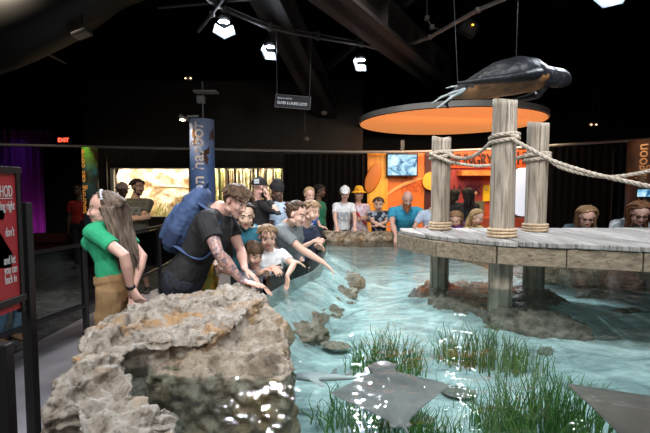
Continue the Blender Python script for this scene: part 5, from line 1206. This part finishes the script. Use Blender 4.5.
# ---- far rim
person('child in white cap and T-shirt propping both arms on the far rim',P=V((.30,7.72,.90)),N=V((.335,7.60,1.41)),Cc=at(345,193,7.5),f=(-.05,-1,-.25),body=(.05,-1,0),H=1.58,build=.9,skink='fair',hairk='lt',hair='short',top='tee',topm=white,botm=djeans,
  HR=V((.20,7.22,1.00)),HL=V((.50,7.24,1.0)),hdr=(0,-1,-.3),hdl=(0,-1,-.3),nr=(0,0,-1),nl=(0,0,-1),hr=(-1,0,0),hl=(1,0,0),hatk='cap',hatm=fab('cap_white',(.66,.66,.66)),print_m=fab('print_grey',(.35,.38,.42)))
person('woman in yellow sun hat and pale patterned dress with red strap behind the far rim',P=V((.62,7.85,.92)),N=V((.60,7.82,1.39)),Cc=at(359,194,7.78),f=(.05,-1,-.1),body=(.1,-1,0),H=1.62,fem=1,skink='tan',hairk='brown',hair='bob',top='dress',topm=pm('pale_floral',(.68,.60,.66),.85,(.50,.30,.36),16,lo=.5,hi=.6),bottom='none',
  HR=V((.50,7.62,1.12)),HL=V((.74,7.64,1.14)),hdr=(.6,-.5,0),hdl=(-.6,-.5,0),hatk='sunhat',hatm=pm('hat_yellow',(.85,.42,.01),.8,(.55,.12,.01),14,lo=.48,hi=.62))
bm=bmesh.new(); pts=[V((.45,7.67,1.38)),V((.53,7.65,1.28)),V((.62,7.65,1.16)),V((.72,7.66,1.03))]; loft(bm,[(p,.018,.006) for p in smoothpts(pts,4)],V((1,0,.5)),8); bpt=bpy.data.objects[[o.name for o in C.objects if o.name.startswith('person')][-1]]; mesh_obj('red_strap',bm,pm('strap_red',(.45,.02,.03),.5),bpt,True)
person('boy in dark leaf patterned shirt with arms folded on the far stone rim',P=V((.95,7.62,.80)),N=V((.935,7.50,1.27)),Cc=at(378.5,204,7.42),f=(-.1,-1,-.25),body=(0,-1,0),H=1.42,skink='fair',hairk='brown',hair='short',top='tee',topm=pm('leaf_print',(.012,.02,.04),.85,(.30,.33,.38),11,lo=.52,hi=.56,detail=1),botm=khaki,
  HR=V((.98,7.22,1.02)),HL=V((.86,7.24,1.03)),hdr=(1,-.1,0),hdl=(-1,-.1,0),nr=(0,0,-1),nl=(0,0,-1),hr=(-1,-.3,0),hl=(1,-.3,0))
person('bald man with long ginger beard in bright blue T-shirt reaching over the far rim',P=V((1.38,7.58,.88)),N=V((1.36,7.32,1.34)),Cc=at(407.5,199,7.10),f=(0,-1,-.62),body=(0,-1,0),H=1.84,build=1.18,vox=.0055,skink='pink',hairk='ginger',hair='bald',beard=.42,top='tee',topm=blue,botm=khaki,
  HR=V((1.13,6.86,.90)),HL=V((1.62,7.06,1.01)),hdr=(0,-.4,-1),hdl=(-.5,-.6,-.1),nr=(-.2,1,0),nl=(0,0,-1),hr=(-1,.2,.3),hl=(1,.4,0))
person('person in pale blue T-shirt mostly hidden behind the leftmost dock post',P=V((1.80,7.25,.85)),N=V((1.76,7.12,1.30)),Cc=at(437,203,7.05),f=(-.1,-1,-.4),body=(-.1,-1,0),H=1.62,skink='fair',hairk='brown',hair='short',top='tee',topm=ltblue,botm=djeans,HR=V((1.50,6.88,1.0)),hdr=(0,-1,-.2),HL=V((1.85,6.75,1.0)))
person('girl with brown hair in purple T-shirt bending over the rim behind the dock',P=V((2.02,6.72,.72)),N=V((1.96,6.55,1.16)),Cc=at(455.5,219,6.38),f=(-.35,-1,-.75),body=(-.2,-1,0),H=1.42,fem=1,skink='fair',hairk='lt',hair='long',top='tee',topm=purple,botm=djeans,HR=V((1.72,6.25,1.02)),HL=V((2.0,6.22,1.0)))
person('child with long straight blond hair in pale yellow top behind the dock',P=V((2.22,6.62,.70)),N=V((2.22,6.46,1.10)),Cc=at(477.5,217,6.30),f=(.6,-.8,-.5),body=(.3,-1,0),H=1.34,fem=1,skink='fair',hairk='blond',hair='long',top='tee',topm=yellowt,botm=djeans,HR=V((2.1,6.0,1.0)),HL=V((2.3,5.98,1.0)))
person('dark haired woman in black top standing back by the snack stand, left of her companion',P=V((2.58,8.5,.95)),N=V((2.55,8.5,1.38)),Cc=at(455.5,195,8.5),f=(.8,.6,-.1),body=(.6,.8,0),H=1.62,fem=1,skink='tan',hairk='dark',hair='bob',top='tee',topm=blackc,botm=blackc)
person('dark haired woman with long hair and black top, right of her companion at snack stand',P=V((2.80,8.35,.95)),N=V((2.78,8.35,1.38)),Cc=at(467.5,194,8.3),f=(-.3,1,0),body=(-.3,1,0),H=1.62,fem=1,skink='tan',hairk='dark',hair='long',top='long',topm=blackc,botm=blackc)
person('girl with long brown hair and glasses looking down behind the dock',P=V((3.30,5.62,.82)),N=V((3.25,5.50,1.20)),Cc=at(587,216.5,5.30),f=(-.45,-1,-.55),body=(-.2,-1,0),H=1.50,headh=.245,fem=1,skink='pink',hairk='lt',hair='long',top='long',topm=fab('dark_teal',(.03,.06,.08)),botm=djeans,glasses='worn',HR=V((3.05,5.2,1.02)),HL=V((3.35,5.16,1.02)))
person('woman with wavy auburn hair and grey patterned top looking down at the right edge',P=V((3.92,5.60,.86)),N=V((3.80,5.38,1.26)),Cc=at(640,213,5.15),f=(-.45,-1,-.6),body=(-.25,-1,0),H=1.70,headh=.265,fem=1,skink='pink',hairk='auburn',hair='long',top='tee',topm=pm('grey_leaf_print',(.22,.26,.28),.85,(.5,.55,.58),16,lo=.48,hi=.56),botm=djeans,glasses='worn',HR=V((3.62,5.12,1.02)),HL=V((3.95,5.1,1.02)))
# ---- left side
person('man in olive T-shirt with crossed arms standing before the left habitat window',P=V((-2.98,6.8,.98)),N=V((-2.97,6.8,1.50)),Cc=at(138,187,6.8),f=(.88,-.45,-.05),body=(.25,-1,0),H=1.84,build=1.08,skink='tan',hairk='dark',hair='short',beard=.08,top='tee',topm=olive,bottom='shorts',botm=fab('grey_shorts',(.07,.07,.075)),print_m=fab('print_pale',(.20,.20,.17)),
  HR=V((-2.80,6.57,1.20)),HL=V((-3.06,6.56,1.22)),hdr=(.8,.1,.25),hdl=(-.8,.1,.1),nr=(0,1,0),nl=(0,1,0),hr=(-1,-.1,-.6),hl=(1,-.1,-.6),feet=(-2.95,6.85))
person('person in pale cap and peach top behind the man with crossed arms',P=V((-3.42,7.35,.95)),N=V((-3.42,7.35,1.42)),Cc=at(122.5,190,7.35),f=(.9,-.45,-.1),body=(.5,-.9,0),H=1.70,fem=1,skink='dark',hairk='dark',hair='short',top='tee',topm=fab('peach_tee',(.45,.30,.22)),botm=djeans,hatk='cap',hatm=fab('cap_peach',(.50,.35,.30)))
person('person in dark jeans and brown boots standing behind the red notice at the left edge',P=V((-3.44,4.6,.93)),N=V((-3.50,4.6,1.40)),Cc=V((-3.50,4.57,1.56)),f=(.9,-.3,0),body=(.9,-.35,0),build=.85,H=1.68,skink='fair',hairk='brown',hair='short',top='long',topm=fab('dark_shirt',(.02,.02,.03)),botm=jeans,shoem=pm('boot_brown',(.22,.13,.07),.6),vox=.008)
person('distant person in red top standing in the purple light at the far left',P=V((-5.15,9.1,.95)),N=V((-5.15,9.1,1.40)),Cc=at(78,190,9.1),f=(.2,-1,0),body=(.2,-1,0),H=1.66,skink='dark',hairk='dark',hair='short',top='tee',topm=fab('red_tee',(.40,.02,.02)),botm=blackc,vox=.009)
# ============================================================= camera, light, world
cam=bpy.data.cameras.new('camera'); cam.sensor_width=36; cam.lens=24; cam.clip_start=.02
co=bpy.data.objects.new('camera',cam); C.objects.link(co); co.location=(0,0,CH); co.rotation_euler=(pi/2-PITCH,0,0)
bpy.context.scene.camera=co
w=bpy.data.worlds.new('world'); bpy.context.scene.world=w; w.use_nodes=True
w.node_tree.nodes['Background'].inputs[0].default_value=(.35,.42,.6,1); w.node_tree.nodes['Background'].inputs[1].default_value=.02
# other pool lamps of the same rig overhead, followed by spots added for fill
spot((0.3,1.2,5.0),(.6,3.4,.5),400,85,.8,cyan,.12)
spot((2.6,1.6,5.0),(2.2,4.0,.8),400,85,.8,cyan,.12)
spot((-1.6,.4,4.8),(-1.0,3.0,1.0),260,75,.8,(.95,.96,1),.12)
spot((.8,4.4,5.4),(.8,6.6,1.0),430,80,.8,(1,.97,.95),.12)
spot((-.6,1.8,5.2),(-.5,4.6,1.2),330,60,.8,(1,.97,.95),.12)
spot((2.6,8.2,3.9),(2.6,4.4,.5),260,50,.8,cyan,.1)  # added from behind to brighten the dark water under the dock
spot((-2.4,-1.5,4.9),(-.8,3.8,1.1),620,60,.9,(1,.96,.93),.6)  # added soft fill behind the camera, lifts shaded faces at the left
spot((1.6,-2.0,4.9),(.2,5.0,1.1),760,60,.9,(1,.97,.95),.6)  # second added fill behind the camera, for faces across the crowd
spot((3.2,.5,5.2),(2.2,5.8,1.2),420,60,.9,(1,.97,.95),.5)  # added soft fill for the faces behind the dock
spot((-4.2,5.0,5.0),(-4.6,8.0,0),420,80,.9,(1,.85,.65),.15)  # warm spot aimed to brighten the carpet beyond the guard rail
s=bpy.context.scene
s.view_settings.view_transform='Standard'; s.view_settings.look='None'; s.view_settings.exposure=0; s.view_settings.gamma=1
